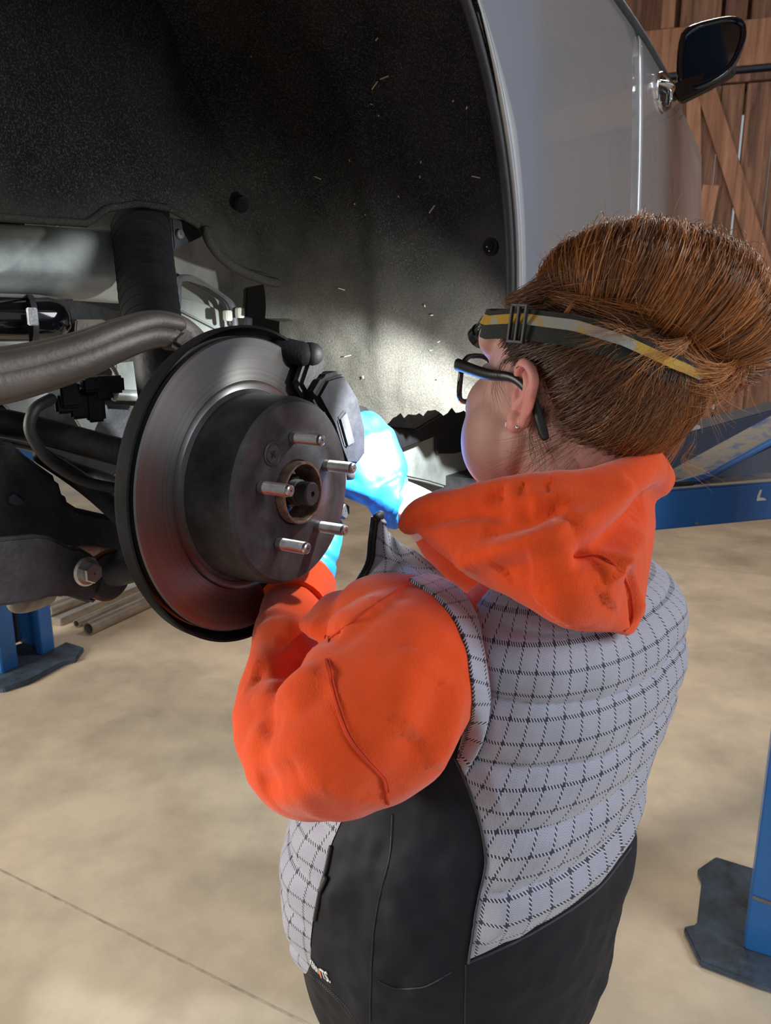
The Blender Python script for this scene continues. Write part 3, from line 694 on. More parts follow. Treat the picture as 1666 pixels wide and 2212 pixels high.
# upper control arm: forged, two ribs
pts = [(-70, 818, .30), (0, 812, .29), (90, 792, .275), (180, 765, .26), (260, 733, .25), (330, 712, .245), (385, 716, .24), (425, 745, .235)]
q = [onw(*p) for p in pts]
arm = MB(); arm.tube(q, [.027, .027, .025, .023, .021, .020, .018, .016], 20, fine=6, flat=.75, up=Z)
arm = arm.obj('upper_control_arm', M['arm_metal'], car, smooth=60)
q2 = [onw(px, py+15, w-.012) for px, py, w in pts[:7]]
MB().tube(q2, [.0165, .0165, .015, .014, .013, .012, .009], 14, fine=6).obj('arm_rib', M['arm_metal'], arm, smooth=60)
q3 = [onw(px, py-14, w-.010) for px, py, w in pts[:7]]
MB().tube(q3, [.0165, .0165, .015, .014, .013, .012, .009], 14, fine=6).obj('arm_rib', M['arm_metal'], arm, smooth=60)
panel('arm_bracket', [(376, 722), (398, 706), (432, 722), (428, 748), (400, 762), (370, 745)], .215, 'arm_metal', .03, arm, .006)
# strut with bellows
s0, s1 = onw(294, 400, .51), onw(332, 735, .285); ax = (s1-s0).normalized(); L = (s1-s0).length
prof = [(.001, 0), (.038, 0)]
x = .045
for i in range(7): prof += [(.0378, x), (.0402-.0002*i, x+.004), (.0378, x+.008)]; x += .0095
rseq = x
while x < L-.01: prof += [(.0372-.016*(x-rseq), x), (.0376-.016*(x-rseq), x+.010), (.0366-.016*(x-rseq), x+.0108)]; x += .019
prof += [(.033, L), (.001, L)]
strut = MB().lathe(s0, ax, prof, 40).obj('strut_boot', M['shield_black'], car, smooth=50)
MB().tube([s1-ax*.02, s1+Z*-.08+N*.005, s1-Z*.17], [.0255, .024, .024], 24).obj('strut_tube', M['black_cast'], strut, smooth=60)
# brake line along the body, with white clip
rod('brake_pipe', [(384, 662, .50), (386, 612, .50), (398, 600, .50), (428, 608, .50), (478, 640, .50), (502, 662, .50), (508, 705, .50)], .0052, 'grey_hose', fine=8)
rod('brake_pipe', [(384, 598, .51), (410, 606, .505), (440, 622, .50), (486, 655, .495), (496, 700, .495)], .0042, 'black_rubber', fine=8)
for px, py in ((492, 682), (518, 676)):
    MB().box(onw(px, py, .485), -D*.007, Z*.008, N*.005).obj('pipe_clip', M['white_plastic'], car, bevel=.0015)
# actuators and wiring below the arm
for px, py, r in ((190, 790, .013), (212, 786, .015), (234, 780, .009)):
    p = onw(px, py+22, .33); MB().lathe(p, Z, [(.001, 0), (r*.8, 0), (r, .004), (r, .035), (.001, .035)], 20).obj('sensor_can', M['zinc'], car)
cl = MB()
for px, py, sx, sz in ((150, 850, .022, .014), (195, 828, .030, .008), (222, 838, .016, .014), (248, 830, .010, .010), (170, 872, .015, .016), (205, 872, .014, .020), (140, 872, .016, .010)):
    cl.box(onw(px, py, .34), (D*.5-N*.86)*sx, N.cross(Z)*.012, Z*sz)
cl.obj('wiring_block', M['black_plastic'], car, bevel=.003)
rod('sensor_wire', [(240, 790, .34), (250, 806, .34), (256, 830, .34), (248, 862, .34)], .0028, 'white_plastic', fine=6)
rod('sensor_wire', [(150, 850, .33), (158, 832, .33), (178, 834, .33), (196, 826, .33)], .0016, 'grey_hose', fine=6)
# lower control arm: pressed plate with bolt and bushing
la = [(-80, 1170), (0, 1163), (80, 1156), (110, 1160), (160, 1184), (172, 1182), (200, 1198), (220, 1222), (227, 1250), (218, 1278), (200, 1300), (150, 1288), (110, 1290), (80, 1300), (30, 1308), (-80, 1320)]
lower = panel('lower_control_arm', la, .24, 'dark_steel', .012, bev=.004)
bz = onw(186, 1234, .228)
MB().lathe(bz, N, [(.001, 0), (.0145, 0), (.0150, .002), (.013, .004), (.001, .004)], 26).obj('arm_bolt', M['zinc'], lower)
MB().lathe(bz+N*.004, N, [(.001, 0), (.0105, 0), (.0108, .002), (.0105, .008), (.0095, .010), (.001, .010)], 6).obj('bolt_head', M['zinc'], lower, smooth=20)
bq = onw(212, 1236, .262)
MB().lathe(bq, N, [(.010, -.02), (.028, -.02), (.028, .018), (.010, .018)], 30).obj('bushing', M['rust'], car)
MB().lathe(bq, N, [(.001, -.015), (.024, -.015), (.024, .022), (.001, .022)], 30).obj('bushing_rubber', M['black_rubber'], car)
panel('knuckle', [(232, 1196), (262, 1200), (330, 1210), (330, 1262), (270, 1256), (240, 1268), (200, 1308), (192, 1300), (200, 1290), (226, 1262)], .27, 'black_cast', .05, bev=.006)
MB().tube([onw(235, 1235, .25), onw(330, 1200, .22)], [.018, .024], 16).obj('knuckle_arm', M['black_cast'], car, smooth=60)
rod('exhaust_pipe', [(40, 1300, .30), (65, 1298, .34), (100, 1286, .42)], .012, 'arm_metal', fine=4)
# sill, pinch weld and the dark tub below the liner
panel('black_piece', [(760, 870), (795, 880), (812, 900), (830, 920), (900, 926), (960, 890), (1030, 870), (1030, 940), (975, 930), (870, 972), (832, 985), (770, 960)], .235, 'black_rubber', .02, bev=.003)
panel('sill_panel', [(838, 972), (880, 958), (962, 925), (1050, 890), (1060, 960), (972, 1056), (925, 1042), (868, 1030)], .255, 'paint_inner', .02, bev=.004)
panel('black_piece', [(946, 938), (960, 930), (1010, 915), (1010, 972), (985, 980), (946, 980)], .245, 'black_rubber', .008, bev=.002)  # plain black piece in front of the sill panel
panel('under_tray', [(860, 1034), (925, 1046), (970, 1060), (1100, 1000), (1100, 1110), (870, 1100)], .40, 'black_cast', .02)
# ---------------------------------------------------------------- brake disc, shield, hub, studs
HD = .062
sh = MB().lathe(HUB-NW*(HD+.022), NW, [(.070, .0), (.150, .0), (.164, .004), (.168, .012), (.169, .026), (.1665, .026), (.165, .014), (.161, .007), (.150, .003), (.070, .003)], 96, math.radians(-50), math.radians(203))
shield = sh.obj('dust_shield', M['shield_black'], car, smooth=50)
prof = [(.104, -HD), (.109, -HD-.001), (.1115, -HD), (.113, -HD+.0015), (.1565, -HD+.0015), (.158, -HD), (.158, -HD-.006), (.156, -HD-.007), (.150, -HD-.008), (.150, -HD-.013), (.158, -HD-.014), (.158, -HD-.020), (.104, -HD-.020)]
disc = MB().lathe(HUB, NW, prof, 160).obj('brake_disc', M['disc_metal'], car, smooth=40)
prof = [(.1045, -HD-.015), (.1045, -HD-.001), (.100, -HD+.003), (.0985, -.012), (.0965, -.004), (.0930, -.0005), (.072, 0), (.070, -.0008), (.056, -.0008), (.0545, 0), (.0345, 0), (.0335, -.001), (.0335, -.012), (.060, -.012)]
MB().lathe(HUB, NW, prof, 120).obj('disc_hat', M['disc_hat'], disc, smooth=30)
# hub spigot: rusty ring standing proud
MB().lathe(HUB, NW, [(.0290, -.020), (.0290, .0085), (.0300, .0100), (.0318, .0100), (.0327, .0085), (.0327, -.020)], 72).obj('hub_ring', pm('hub_rust', (.33, .25, .20), .4, metal=.7, scale=70, alt=(.13, .06, .035), bump=.3), disc)
MB().lathe(HUB, NW, [(.001, -.030), (.0295, -.030), (.0295, -.026), (.018, -.022), (.001, -.022)], 40).obj('hub_bearing', M['black_cast'], disc)
MB().lathe(HUB, NW, [(.001, -.022), (.0185, -.022), (.0195, -.018), (.0195, -.006), (.0175, -.003), (.001, -.003)], 6, ref=DW).obj('axle_nut', M['black_gloss'], disc, smooth=20)
MB().lathe(HUB, NW, [(.001, -.004)]+sum([[(.0125, -.004+.0016*i), (.0138, -.0032+.0016*i)] for i in range(6)], [])+[(.0122, .006), (.0122, .020), (.011, .0215), (.003, .0215), (.0025, .018), (.001, .018)], 30).obj('axle_end', M['black_cast'], disc)
for i in range(5):
    an = math.radians(-3+72*i); p = HUB+(Z*math.cos(an)+DW*math.sin(an))*.05715
    pr = [(.001, 0), (.0064, 0)]
    x = .006
    while x < .033: pr += [(.0064, x), (.0057, x+.0007)]; x += .0014
    pr += [(.0060, .034), (.0056, .0365), (.0042, .0375), (.001, .0372)]
    MB().lathe(p, NW, pr, 24).obj('wheel_stud', M['zinc'], disc, smooth=40)
an = math.radians(-36-3); p = HUB+(Z*math.cos(an)+DW*math.sin(an))*.057
MB().lathe(p, NW, [(.001, .0006), (.0035, .0010), (.0090, .0012), (.0095, .0002), (.0105, .0002), (.0115, .0012), (.0125, .0002), (.0125, -.002), (.001, -.002)], 32).obj('retaining_screw', M['screw'], disc)
MB().box(p+NW*.0012, (DW*.6+Z*.8)*.0040, (DW*.8-Z*.6)*.0010, NW*.0003).box(p+NW*.0012, (DW*.8-Z*.6)*.0040, (DW*.6+Z*.8)*.0010, NW*.0003).obj('screw_slot', M['black_rubber'], disc, smooth=0)
# ---------------------------------------------------------------- caliper and bracket at the front of the disc
def hubp(r, deg, h): a = math.radians(deg); return HUB+(Z*math.sin(a)+DW*math.cos(a))*r+NW*h     # deg from forward, up positive
calp = MB()
outl = [hubp(.118, 52, 0), hubp(.150, 50, 0), hubp(.178, 42, 0), hubp(.186, 28, 0), hubp(.186, 14, 0), hubp(.180, 4, 0), hubp(.160, 0, 0), hubp(.132, 2, 0), hubp(.122, 12, 0), hubp(.118, 28, 0)]
cal = MB().prism([p-NW*(HD-.006) for p in outl], NW*.030).obj('brake_caliper', M['caliper_cast'], car, bevel=.007, seg=3)
outr = [hubp(.158, 48, 0), hubp(.180, 42, 0), hubp(.184, 25, 0), hubp(.184, 12, 0), hubp(.182, 3, 0), hubp(.160, 1, 0)]
MB().prism([p-NW*(HD+.075) for p in outr], NW*.085).obj('caliper_bridge', M['caliper_cast'], cal, bevel=.006, seg=3)
MB().tube([hubp(.155, 15, -HD-.02), hubp(.155, 15, -HD-.085)], .030, 24).obj('caliper_piston_housing', M['caliper_cast'], cal, smooth=50)
for dg in (57, -3):
    MB().tube([hubp(.165, dg, -HD-.055), hubp(.165, dg, -HD+.020)], [.012, .013], 16).obj('bracket_lug', M['black_cast'], cal, smooth=50)
MB().prism([hubp(.125, 58, -HD+.004), hubp(.178, 58, -HD+.004), hubp(.178, 46, -HD+.004), hubp(.120, 44, -HD+.004)], NW*.016).obj('caliper_bracket', M['black_cast'], cal, bevel=.005)
MB().prism([hubp(.130, 4, -HD+.004), hubp(.182, 5, -HD+.004), hubp(.180, -9, -HD+.004), hubp(.130, -10, -HD+.004)], NW*.018).obj('caliper_bracket', M['black_cast'], cal, bevel=.005)
MB().prism([hubp(.112, 40, -HD+.020), hubp(.126, 40, -HD+.020), hubp(.134, 15, -HD+.020), hubp(.132, 2, -HD+.020), hubp(.118, 2, -HD+.020), hubp(.118, 15, -HD+.020)], NW*.012).obj('caliper_finger', M['black_cast'], cal, bevel=.004)
MB().prism([hubp(.130, 30, -HD+.034), hubp(.150, 30, -HD+.034), hubp(.152, 12, -HD+.034), hubp(.132, 12, -HD+.034)], NW*.006).obj('caliper_finger', M['black_cast'], cal, bevel=.004)
MB().tube([hubp(.160, 66, -HD-.010), hubp(.160, 60, -HD+.012)], [.012, .014], 16).obj('guide_pin', M['caliper_cast'], cal, smooth=50)
MB().lathe(hubp(.168, -20, -HD-.008), NW, [(.001, 0), (.011, 0), (.011, .022), (.009, .025), (.001, .025)], 6).obj('guide_bolt', M['black_cast'], cal, smooth=20)
# ================================================================ the person
F3 = V((-.77, .638, 0)).normalized(); L3 = Z.cross(F3)
person = thing('person', 'person in orange hoodie and grey checked vest reaching behind the brake disc', 'person', (.10, .86, 0))
# torso levels: z, left px, right px, half width, half depth, exponent
LV = [(1.285, 1090, 1300, .085, .070), (1.262, 1010, 1395, .150, .092), (1.235, 965, 1446, .185, .112), (1.17, 905, 1456, .195, .125), (1.12, 835, 1436, .195, .135), (1.07, 750, 1398, .192, .138),
      (1.03, 685, 1372, .185, .138), (.98, 650, 1363, .182, .140), (.93, 641, 1359, .188, .146), (.88, 648, 1346, .198, .154), (.82, 665, 1328, .205, .160), (.72, 690, 1290, .207, .162)]
CY0 = .745
def ellp(c, a, b, th): return c + L3*(a*math.sin(th)) + F3*(b*math.cos(th))
def extent(c, a, b):
    xs = [proj(ellp(c, a, b, math.radians(k*6)))[0] for k in range(60)]; return min(xs), max(xs)
TL = []
for z, lp, rp, a, b in LV:
    cy = CY0 + (1.17-z)*.05; cx = .15; k = 1.0
    for _ in range(40):
        l, r = extent(V((cx, cy, z)), a*k, b*k); k *= ((rp-lp)/(r-l))**.6; cx += ((lp+rp)/2-(l+r)/2)/FPX*.5
    TL.append((z, cx, cy, a*k, b*k))
    print('torso z%.2f cx%.3f cy%.3f a%.3f b%.3f' % TL[-1])
TLr = sorted(TL)
def tl(z, i): 
    # smooth interpolation in z
    zs = [t[0] for t in TLr]; z = min(max(z, zs[0]), zs[-1])
    for j in range(len(zs)-1):
        if z <= zs[j+1]: break
    p = [TLr[max(0, j-1)], TLr[j], TLr[j+1], TLr[min(len(zs)-1, j+2)]]; h = zs[j+1]-zs[j]; u = (z-zs[j])/h
    m1 = (p[2][i]-p[0][i])/(p[2][0]-p[0][0]); m2 = (p[3][i]-p[1][i])/(p[3][0]-p[1][0])
    return (2*u**3-3*u*u+1)*p[1][i]+(u**3-2*u*u+u)*h*m1+(-2*u**3+3*u*u)*p[2][i]+(u**3-u*u)*h*m2
def T(th, z, off=0.0):
    a, b = tl(z, 3)+off, tl(z, 4)+off
    e = .88; s, c = math.sin(th), math.cos(th)
    s = math.copysign(abs(s)**e, s); c = math.copysign(abs(c)**e, c)
    return V((tl(z, 1), tl(z, 2), z)) + L3*(a*s) + F3*(b*c)
def th_at(z, pyx, lo, hi):                       # angle at which the ring at z crosses a seam given as (py, px)
    prev = None
    for k in range(121):
        th = lo+(hi-lo)*k/120; x, y, _ = proj(T(th, z)); d = x-lin(pyx, y)
        if prev is not None and (d > 0) != (prev[1] > 0): return prev[0]+(th-prev[0])*abs(prev[1])/(abs(prev[1])+abs(d))
        prev = (th, d)
    return None
R_ = math.radians
backseam = [(1150, 930), (1290, 960), (1350, 1000), (1450, 1012), (1560, 1005), (1640, 985), (1700, 1012), (1780, 1038), (1850, 1050), (1890, 1046), (1935, 1035), (2000, 1024), (2078, 1012), (2212, 1000), (2500, 985)]
frontseam = [(1700, 780), (1775, 735), (1830, 715), (1900, 694), (1960, 680), (2020, 672), (2090, 668), (2140, 645), (2212, 640)]
def tab(seam, lo, hi, zs, dflt):
    out = []
    for z in zs:
        t = th_at(z, seam, lo, hi); out.append((z, t if t is not None else None))
    good = [o for o in out if o[1] is not None]
    print(dflt, [(round(a, 2), round(math.degrees(b))) for a, b in good])
    return good
zs = [.70+.02*i for i in range(30)]
TB = tab(backseam, R_(60), R_(200), zs, 'back')
TFt = tab(frontseam, R_(110), R_(35), [z for z in zs if z < 1.09], 'front')
tb = lambda z: lin(TB, z); tf = lambda z: lin(TFt, z)
# lower edge of the checked back panel
lowb = [(1000, 2090), (1012, 2078), (1100, 2040), (1200, 1985), (1290, 1920), (1362, 1830), (1400, 1780)]
def zlow(th):
    m = th if th <= math.pi else 2*math.pi-th
    prev = None
    for k in range(100):
        z = .72+.5*k/100; x, y, _ = proj(T(m, z)); d = y-lin(lowb, x)
        if prev is not None and d < 0 <= prev: return z
        prev = d
    return .72
ZL = [(R_(a), zlow(R_(a))) for a in range(100, 181, 5)]
print('zlow', [(round(math.degrees(a)), round(b, 3)) for a, b in ZL])
def zl_(th): m = th if th <= math.pi else 2*math.pi-th; return lin(ZL, m)
ZTOP, ZHEM = 1.272, .74
HEM = [(0, .905), (.44, .888), (.8, .850), (1.2, .80), (1.9, .74), (3.2, .74)]
def zhem(th): m = abs(th); m = m if m <= math.pi else 2*math.pi-m; return lin(HEM, m)
QP = .0545
def quilt(th, z, amp=.0105):
    ph = ((z-.012*math.cos(th))/QP) % 1.0; s = abs(math.sin(math.pi*ph)); return amp*(s**.55)
def arc(th, z):
    a, b = tl(1.0, 3), tl(1.0, 4); return (th-math.pi)*math.sqrt((a*a+b*b)/2)*1.02
def fabric_noise(q, amp): return amp*noise.fractal(V((q.x*16, q.y*16, q.z*20)), 1, 2, 3)
def panelmesh(name, m, f0, f1, z0, z1, nu, nv, parent, quilted, off=.0, wr=.003, sub=None):
    # f0,f1: angle limits as functions of z ; z0,z1: height limits as functions of angle
    vs, uvs = [], []
    for j in range(nv+1):
        for i in range(nu+1):
            u, v = i/nu, j/nv; z = 1.0; 
            for _ in range(4):
                th = f0(z)+(f1(z)-f0(z))*u; z = z0(th)+(z1(th)-z0(th))*v
            edge = min(u, 1-u, v, 1-v); o = off
            if quilted: o += quilt(th, z)*min(1, edge*14)
            q = T(th, z, o); q += (q-V((tl(z, 1), tl(z, 2), z))).normalized()*fabric_noise(q, wr)*min(1, edge*10)
            vs.append(q); uvs.append((arc(th, z), z))
    fs = [(j*(nu+1)+i, j*(nu+1)+i+1, (j+1)*(nu+1)+i+1, (j+1)*(nu+1)+i) for j in range(nv) for i in range(nu)]
    me = mk(vs, fs); ul = me.uv_layers.new(name='UVMap')
    for l in me.loops: ul.data[l.index].uv = uvs[l.vertex_index]
    o = link(name, me, M[m], parent, 170)
    return o
zc = lambda v: (lambda th: v)
vest = panelmesh('quilted_vest', 'tweed', tb, lambda z: 2*math.pi-tb(z), zl_, zc(ZTOP), 150, 150, person, True)
vest['label'] = 'sleeveless vest with grey herringbone check quilted back'
P2 = 2*math.pi
vs_side = panelmesh('side_panel', 'softshell', tf, tb, zhem, zc(1.16), 60, 80, vest, False, -.001, .006); vs_side['label'] = 'smooth black side panel'
panelmesh('side_panel', 'softshell', lambda z: P2-tb(z), lambda z: P2-tf(z), zhem, zc(1.16), 40, 50, vest, False, -.001, .005)['label'] = 'smooth black side panel'
panelmesh('lower_back_panel', 'softshell', tb, lambda z: P2-tb(z), zhem, zl_, 60, 40, vest, False, -.001, .005)['label'] = 'smooth black tail of the vest'
panelmesh('front_panel', 'tweed', lambda z: -tf(z), tf, lambda th: zhem(th)+.03, zc(1.20), 70, 120, vest, True)
# upper sides of the vest above the black panels
panelmesh('shoulder_panel', 'tweed', lambda z: P2-tb(z), lambda z: P2-tf(z), zc(1.15), zc(ZTOP), 20, 20, vest, False)
tbv = bvh_of(vest.data); sbv = bvh_of(vs_side.data)
PBV = [tbv, sbv]+[bvh_of(c.data) for c in vest.children if c.name.startswith(('lower_back', 'front_panel'))]
bwhole = MB(); bwhole.grid(lambda u, v: T(P2*u, ZHEM+(ZTOP-ZHEM)*v), 120, 60); wbv = bvh_of(bwhole.mesh())
def on_vest(px, py, off=.002):
    h, n = cast(wbv, px, py, .75)
    n = n.normalized(); n = n if n.dot(ray(px, py)) < 0 else -n
    return h+n*off
def on_cloth(px, py, off):
    best = None
    for b in PBV:
        h = b.ray_cast(CAM, ray(px, py).normalized())
        if h[0] is not None and (best is None or (h[0]-CAM).length < (best[0]-CAM).length): best = h
    if best is None: return on_vest(px, py, off)
    n = best[1] if best[1].dot(ray(px, py)) < 0 else -best[1]
    return best[0]+n*off
def clothline(pts, off, n=None):
    q = [V((a, b, 0)) for a, b in pts]; n = n or len(pts)*9; return [on_cloth(c.x, c.y, off) for c in (catm(q, i/n) for i in range(n+1))]
# seams and piping
MB().tube(clothline([(x, y) for y, x in backseam[5:13]], .0008), .0012, 6).obj('piping', M['tweed'], vest, smooth=60)
MB().tube(clothline(lowb[1:6], .0008), .0010, 6).obj('piping', M['tweed'], vest, smooth=60)
for pts in ([(848, 1760), (842, 1850), (822, 1930), (808, 2010), (802, 2110), (800, 2205)], [(1006, 2085), (1004, 2212)], [(975, 2100), (920, 2130), (860, 2135), (820, 2120)]):
    MB().tube(clothline(pts, .0003), .0007, 6).obj('seam', M['zip_black'], vest, smooth=60)
for pts in ([(672, 2105), (700, 2130), (735, 2165), (760, 2200)], [(685, 2112), (712, 2137), (747, 2172), (772, 2212)]):
    q = clothline(pts, .0008); mb = MB()
    for i in range(26):
        a, b = catm(q, i/26), catm(q, (i+.55)/26); mb.tube([a, b], .0004, 4, cap=True)
    mb.obj('stitching', pm('thread_grey', (.10, .10, .11), .8), vest, smooth=0)
# front pocket zip at the left edge
MB().tube([on_cloth(x, y, .001) for x, y in [(716, 1830), (706, 1880), (694, 1925), (682, 1985)]], .0022, 8, fine=5).obj('pocket_zip', M['zip_black'], vest, smooth=60)
MB().tube([on_cloth(x, y, .003) for x, y in [(708, 1896), (702, 1912), (696, 1924)]], .0022, 8, fine=3).obj('zip_pull', M['grey_cast'], vest, smooth=60)
# lettering on the hem, laid on the cloth
def letters(txt, pa, pb, size):
    a, b = on_cloth(*pa, .001), on_cloth(*pb, .001); xd = (b-a).normalized()
    h, n = cast(wbv, (pa[0]+pb[0])/2, (pa[1]+pb[1])/2); n = n if n.dot(CAM-h) > 0 else -n
    n = (n-xd*n.dot(xd)).normalized(); yd = n.cross(xd)
    cu = bpy.data.curves.new('t', 'FONT'); cu.body = txt; cu.size = size; cu.extrude = size*.02; cu.offset = size*.012; cu.space_character = 1.0
    o = bpy.data.objects.new('t', cu); COL.objects.link(o); dg = bpy.context.evaluated_depsgraph_get()
    me = bpy.data.meshes.new_from_object(o.evaluated_get(dg)); bpy.data.objects.remove(o)
    w = max(v.co.x for v in me.vertices) or 1; sc = (b-a).length/w
    for v in me.vertices:
        g = a+xd*(v.co.x*sc)+yd*(v.co.y*.75)
        hh = sbv.find_nearest(g); v.co = hh[0]+(n*(.0012+v.co.z))
    return me, a, xd, yd, n
me, a, xd, yd, n = letters('KERR', (672, 2079), (691, 2102), .02); link('lettering', me, M['letter'], vest, 0)
me, a, xd, yd, n = letters('TS.', (700, 2109), (717, 2121), .02); link('lettering', me, M['letter'], vest, 0)
q = on_cloth(695, 2101, .0015); MB().prism([q-xd*.0022+yd*.004, q+xd*.0022+yd*.004, q+xd*.0008-yd*.004, q-yd*.005, q-xd*.0008-yd*.004], n*.0006).obj('carrot', M['carrot_orange'], vest, smooth=0)
q = q+yd*.0052; MB().prism([q-xd*.0014-yd*.0008, q+xd*.0014-yd*.0008, q+xd*.0012+yd*.0009, q-xd*.0012+yd*.0009], n*.0006).obj('carrot_top', M['carrot_green'], vest, smooth=0)
# ---------------------------------------------------------------- hoodie
SH = P(935, 1405, .655)
hd = MB()
def tp(th, z, off=-.02): return T(R_(th), z, off)
tor = MB(); tor.grid(lambda u, v: T(P2*u, .80+(1.285-.80)*v, -.014), 60, 30, wrap=True)
tor.f.append(tuple(range(60))); tor.f.append(tuple(range(30*60, 31*60)))
hd.add(tor.v, tor.f)
LS = [(P(925, 1400, .71), .064), (P(868, 1450, .665), .0745), (P(800, 1545, .635), .0760), (P(715, 1610, .625), .065), (P(655, 1625, .635), .048)]
hd.tube([a for a, r in LS], [r for a, r in LS], 24, fine=3)
FA = [(P(634, 1615, .655), .046), (P(604, 1540, .69), .042), (P(615, 1450, .74), .038), (P(624, 1370, .80), .0365), (P(640, 1290, .87), .0355), (P(660, 1262, .90), .036)]
hd.tube([a for a, r in FA], [r for a, r in FA], 20, fine=3)
hd.ell(P(700, 1640, .64), V((.07, 0, 0)), V((0, .055, 0)), Z*.050)
hd.ell(P(745, 1350, .72), V((.038, 0, 0)), V((0, .05, 0)), Z*.030)
hd.ell(P(850, 1330, .70), V((.06, 0, 0)), V((0, .05, 0)), Z*.040)
# right sleeve: hidden shoulder, forearm coming forward past the chin
RS = [(T(R_(262), 1.20, -.10), .062), (P(1190, 1290, 1.00), .062), (P(1080, 1240, 1.02), .056), (P(1000, 1180, .995), .048), (P(955, 1140, .975), .040)]
hd.tube([a for a, r in RS], [r for a, r in RS], 20, fine=3)
me = voxel(hd, .0045, 6)
hb0 = bvh_of(me)
def HS(px, py):
    h, n = cast(hb0, px, py, .7); return h
creases(me, [
 ([HS(600, 1500), HS(560, 1420), HS(566, 1372)], .010, .006),
 ([HS(560, 1375), HS(620, 1360), HS(680, 1400)], .009, .007),
 ([HS(545, 1460), HS(600, 1455), HS(660, 1420)], .012, -.010),
 ([HS(560, 1500), HS(620, 1500), HS(690, 1440)], .010, .007),
 ([HS(590, 1560), HS(640, 1540), HS(700, 1470)], .012, -.006),
 ([HS(570, 1590), HS(585, 1560), HS(600, 1520)], .010, -.007),
 ([HS(600, 1390), HS(650, 1400), HS(690, 1390)], .009, -.008),
 ([HS(570, 1330), HS(630, 1340), HS(690, 1350)], .006, .004),
 ([HS(700, 1345), HS(760, 1330), HS(820, 1300)], .012, .006),
 ([HS(720, 1400), HS(800, 1340), HS(880, 1280)], .006, -.003),
 ([HS(850, 1560), HS(880, 1480), HS(900, 1400)], .016, .006),
 ([HS(890, 1640), HS(930, 1560), HS(960, 1470)], .014, -.006),
 ([HS(930, 1660), HS(970, 1580), HS(985, 1500)], .012, .006),
 ([HS(800, 1740), HS(870, 1660), HS(900, 1590)], .016, -.006),
 ([HS(560, 1700), HS(600, 1690), HS(650, 1660)], .010, -.005),
 ([HS(590, 1730), HS(640, 1715), HS(720, 1690)], .010, .004),
 ([HS(690, 1365), HS(715, 1372), HS(730, 1358)], .005, -.005),
])
wobble(me, .0035, 13, 4); 
hoodie = link('hoodie', me, M['fleece'], person, 170); hoodie['label'] = 'bright orange fleece hoodie'
hbv = bvh_of(me)
def on_hood(px, py, off=.001, bv=None):
    h, n = cast(bv or hbv, px, py, .65); n = n if n.dot(ray(px, py)) < 0 else -n; return h+n*off
def seamline(name, pts, r, m, par, off=.001, bv=None, fine=6):
    return MB().tube([on_hood(x, y, off, bv) for x, y in pts], r, 6, fine=fine).obj(name, M[m], par, smooth=60)
sl = [(704, 1376), (706, 1430), (716, 1480), (730, 1530), (752, 1590), (790, 1640), (826, 1680), (833, 1710), (838, 1735)]
seamline('sleeve_seam', sl, .0016, 'fleece_thread', hoodie, .0005)
seamline('sleeve_seam', [(x+7, y) for x, y in sl[:-1]], .0006, 'fleece_thread', hoodie)
seamline('sleeve_seam', [(712, 1382), (760, 1345), (800, 1316), (850, 1283), (880, 1264)], .0010, 'fleece_thread', hoodie)
# cuff of the left sleeve
me = MB().tube([P(632, 1320, .845), P(650, 1282, .88), P(662, 1258, .90)], [.0425, .041, .038], 28, fine=4, cap=True).obj('sleeve_cuff', M['fleece'], hoodie, smooth=60)
# vest armhole band
ab = [(884, 1252), (935, 1285), (975, 1330), (1003, 1390), (1016, 1460), (1018, 1530), (1008, 1590), (988, 1640)]
vbv = bvh_of(vest.data)
def on_any(px, py, off):
    best = None
    for b in (hbv, vbv, wbv):
        h = b.ray_cast(CAM, ray(px, py).normalized())
        if h[0] is not None and (best is None or (h[0]-CAM).length < (best[0]-CAM).length): best = h
    if best is None: return on_vest(px, py, off)
    n = best[1] if best[1].dot(ray(px, py)) < 0 else -best[1]
    return best[0]+(n*.5-ray(px, py).normalized()*.5)*off
def strip(name, inner, outer_, m, par, off, nu=60, nv=8, bulge=.004, bv=None):
    A = [on_any(x, y, off*.5) for x, y in inner]; B = [on_any(x, y, off) for x, y in outer_]
    vs, uv = [], []; acc = 0; pa = None
    for i in range(nu+1):
        a, b = catm(A, i/nu), catm(B, i/nu)
        if pa is not None: acc += ((a+b)/2-pa).length
        pa = (a+b)/2; nr = (CAM-pa).normalized()
        for j in range(nv+1):
            k = j/nv; vs.append(a.lerp(b, k)+nr*(bulge*math.sin(math.pi*k)+.0008*math.sin(i*1.9)*math.sin(math.pi*k))); uv.append((k*(a-b).length, acc))
    fs = [(i*(nv+1)+j, i*(nv+1)+j+1, (i+1)*(nv+1)+j+1, (i+1)*(nv+1)+j) for i in range(nu) for j in range(nv)]
    me = mk(vs, fs); ul = me.uv_layers.new(name='UVMap')
    for l in me.loops: ul.data[l.index].uv = uv[l.vertex_index]
    o = link(name, me, M[m], par, 170); solid(o, .004); return o
strip('armhole_band', ab, [(930, 1236), (985, 1270), (1025, 1330), (1050, 1400), (1062, 1470), (1063, 1530), (1048, 1600), (1010, 1672)], 'tweed', vest, .006)
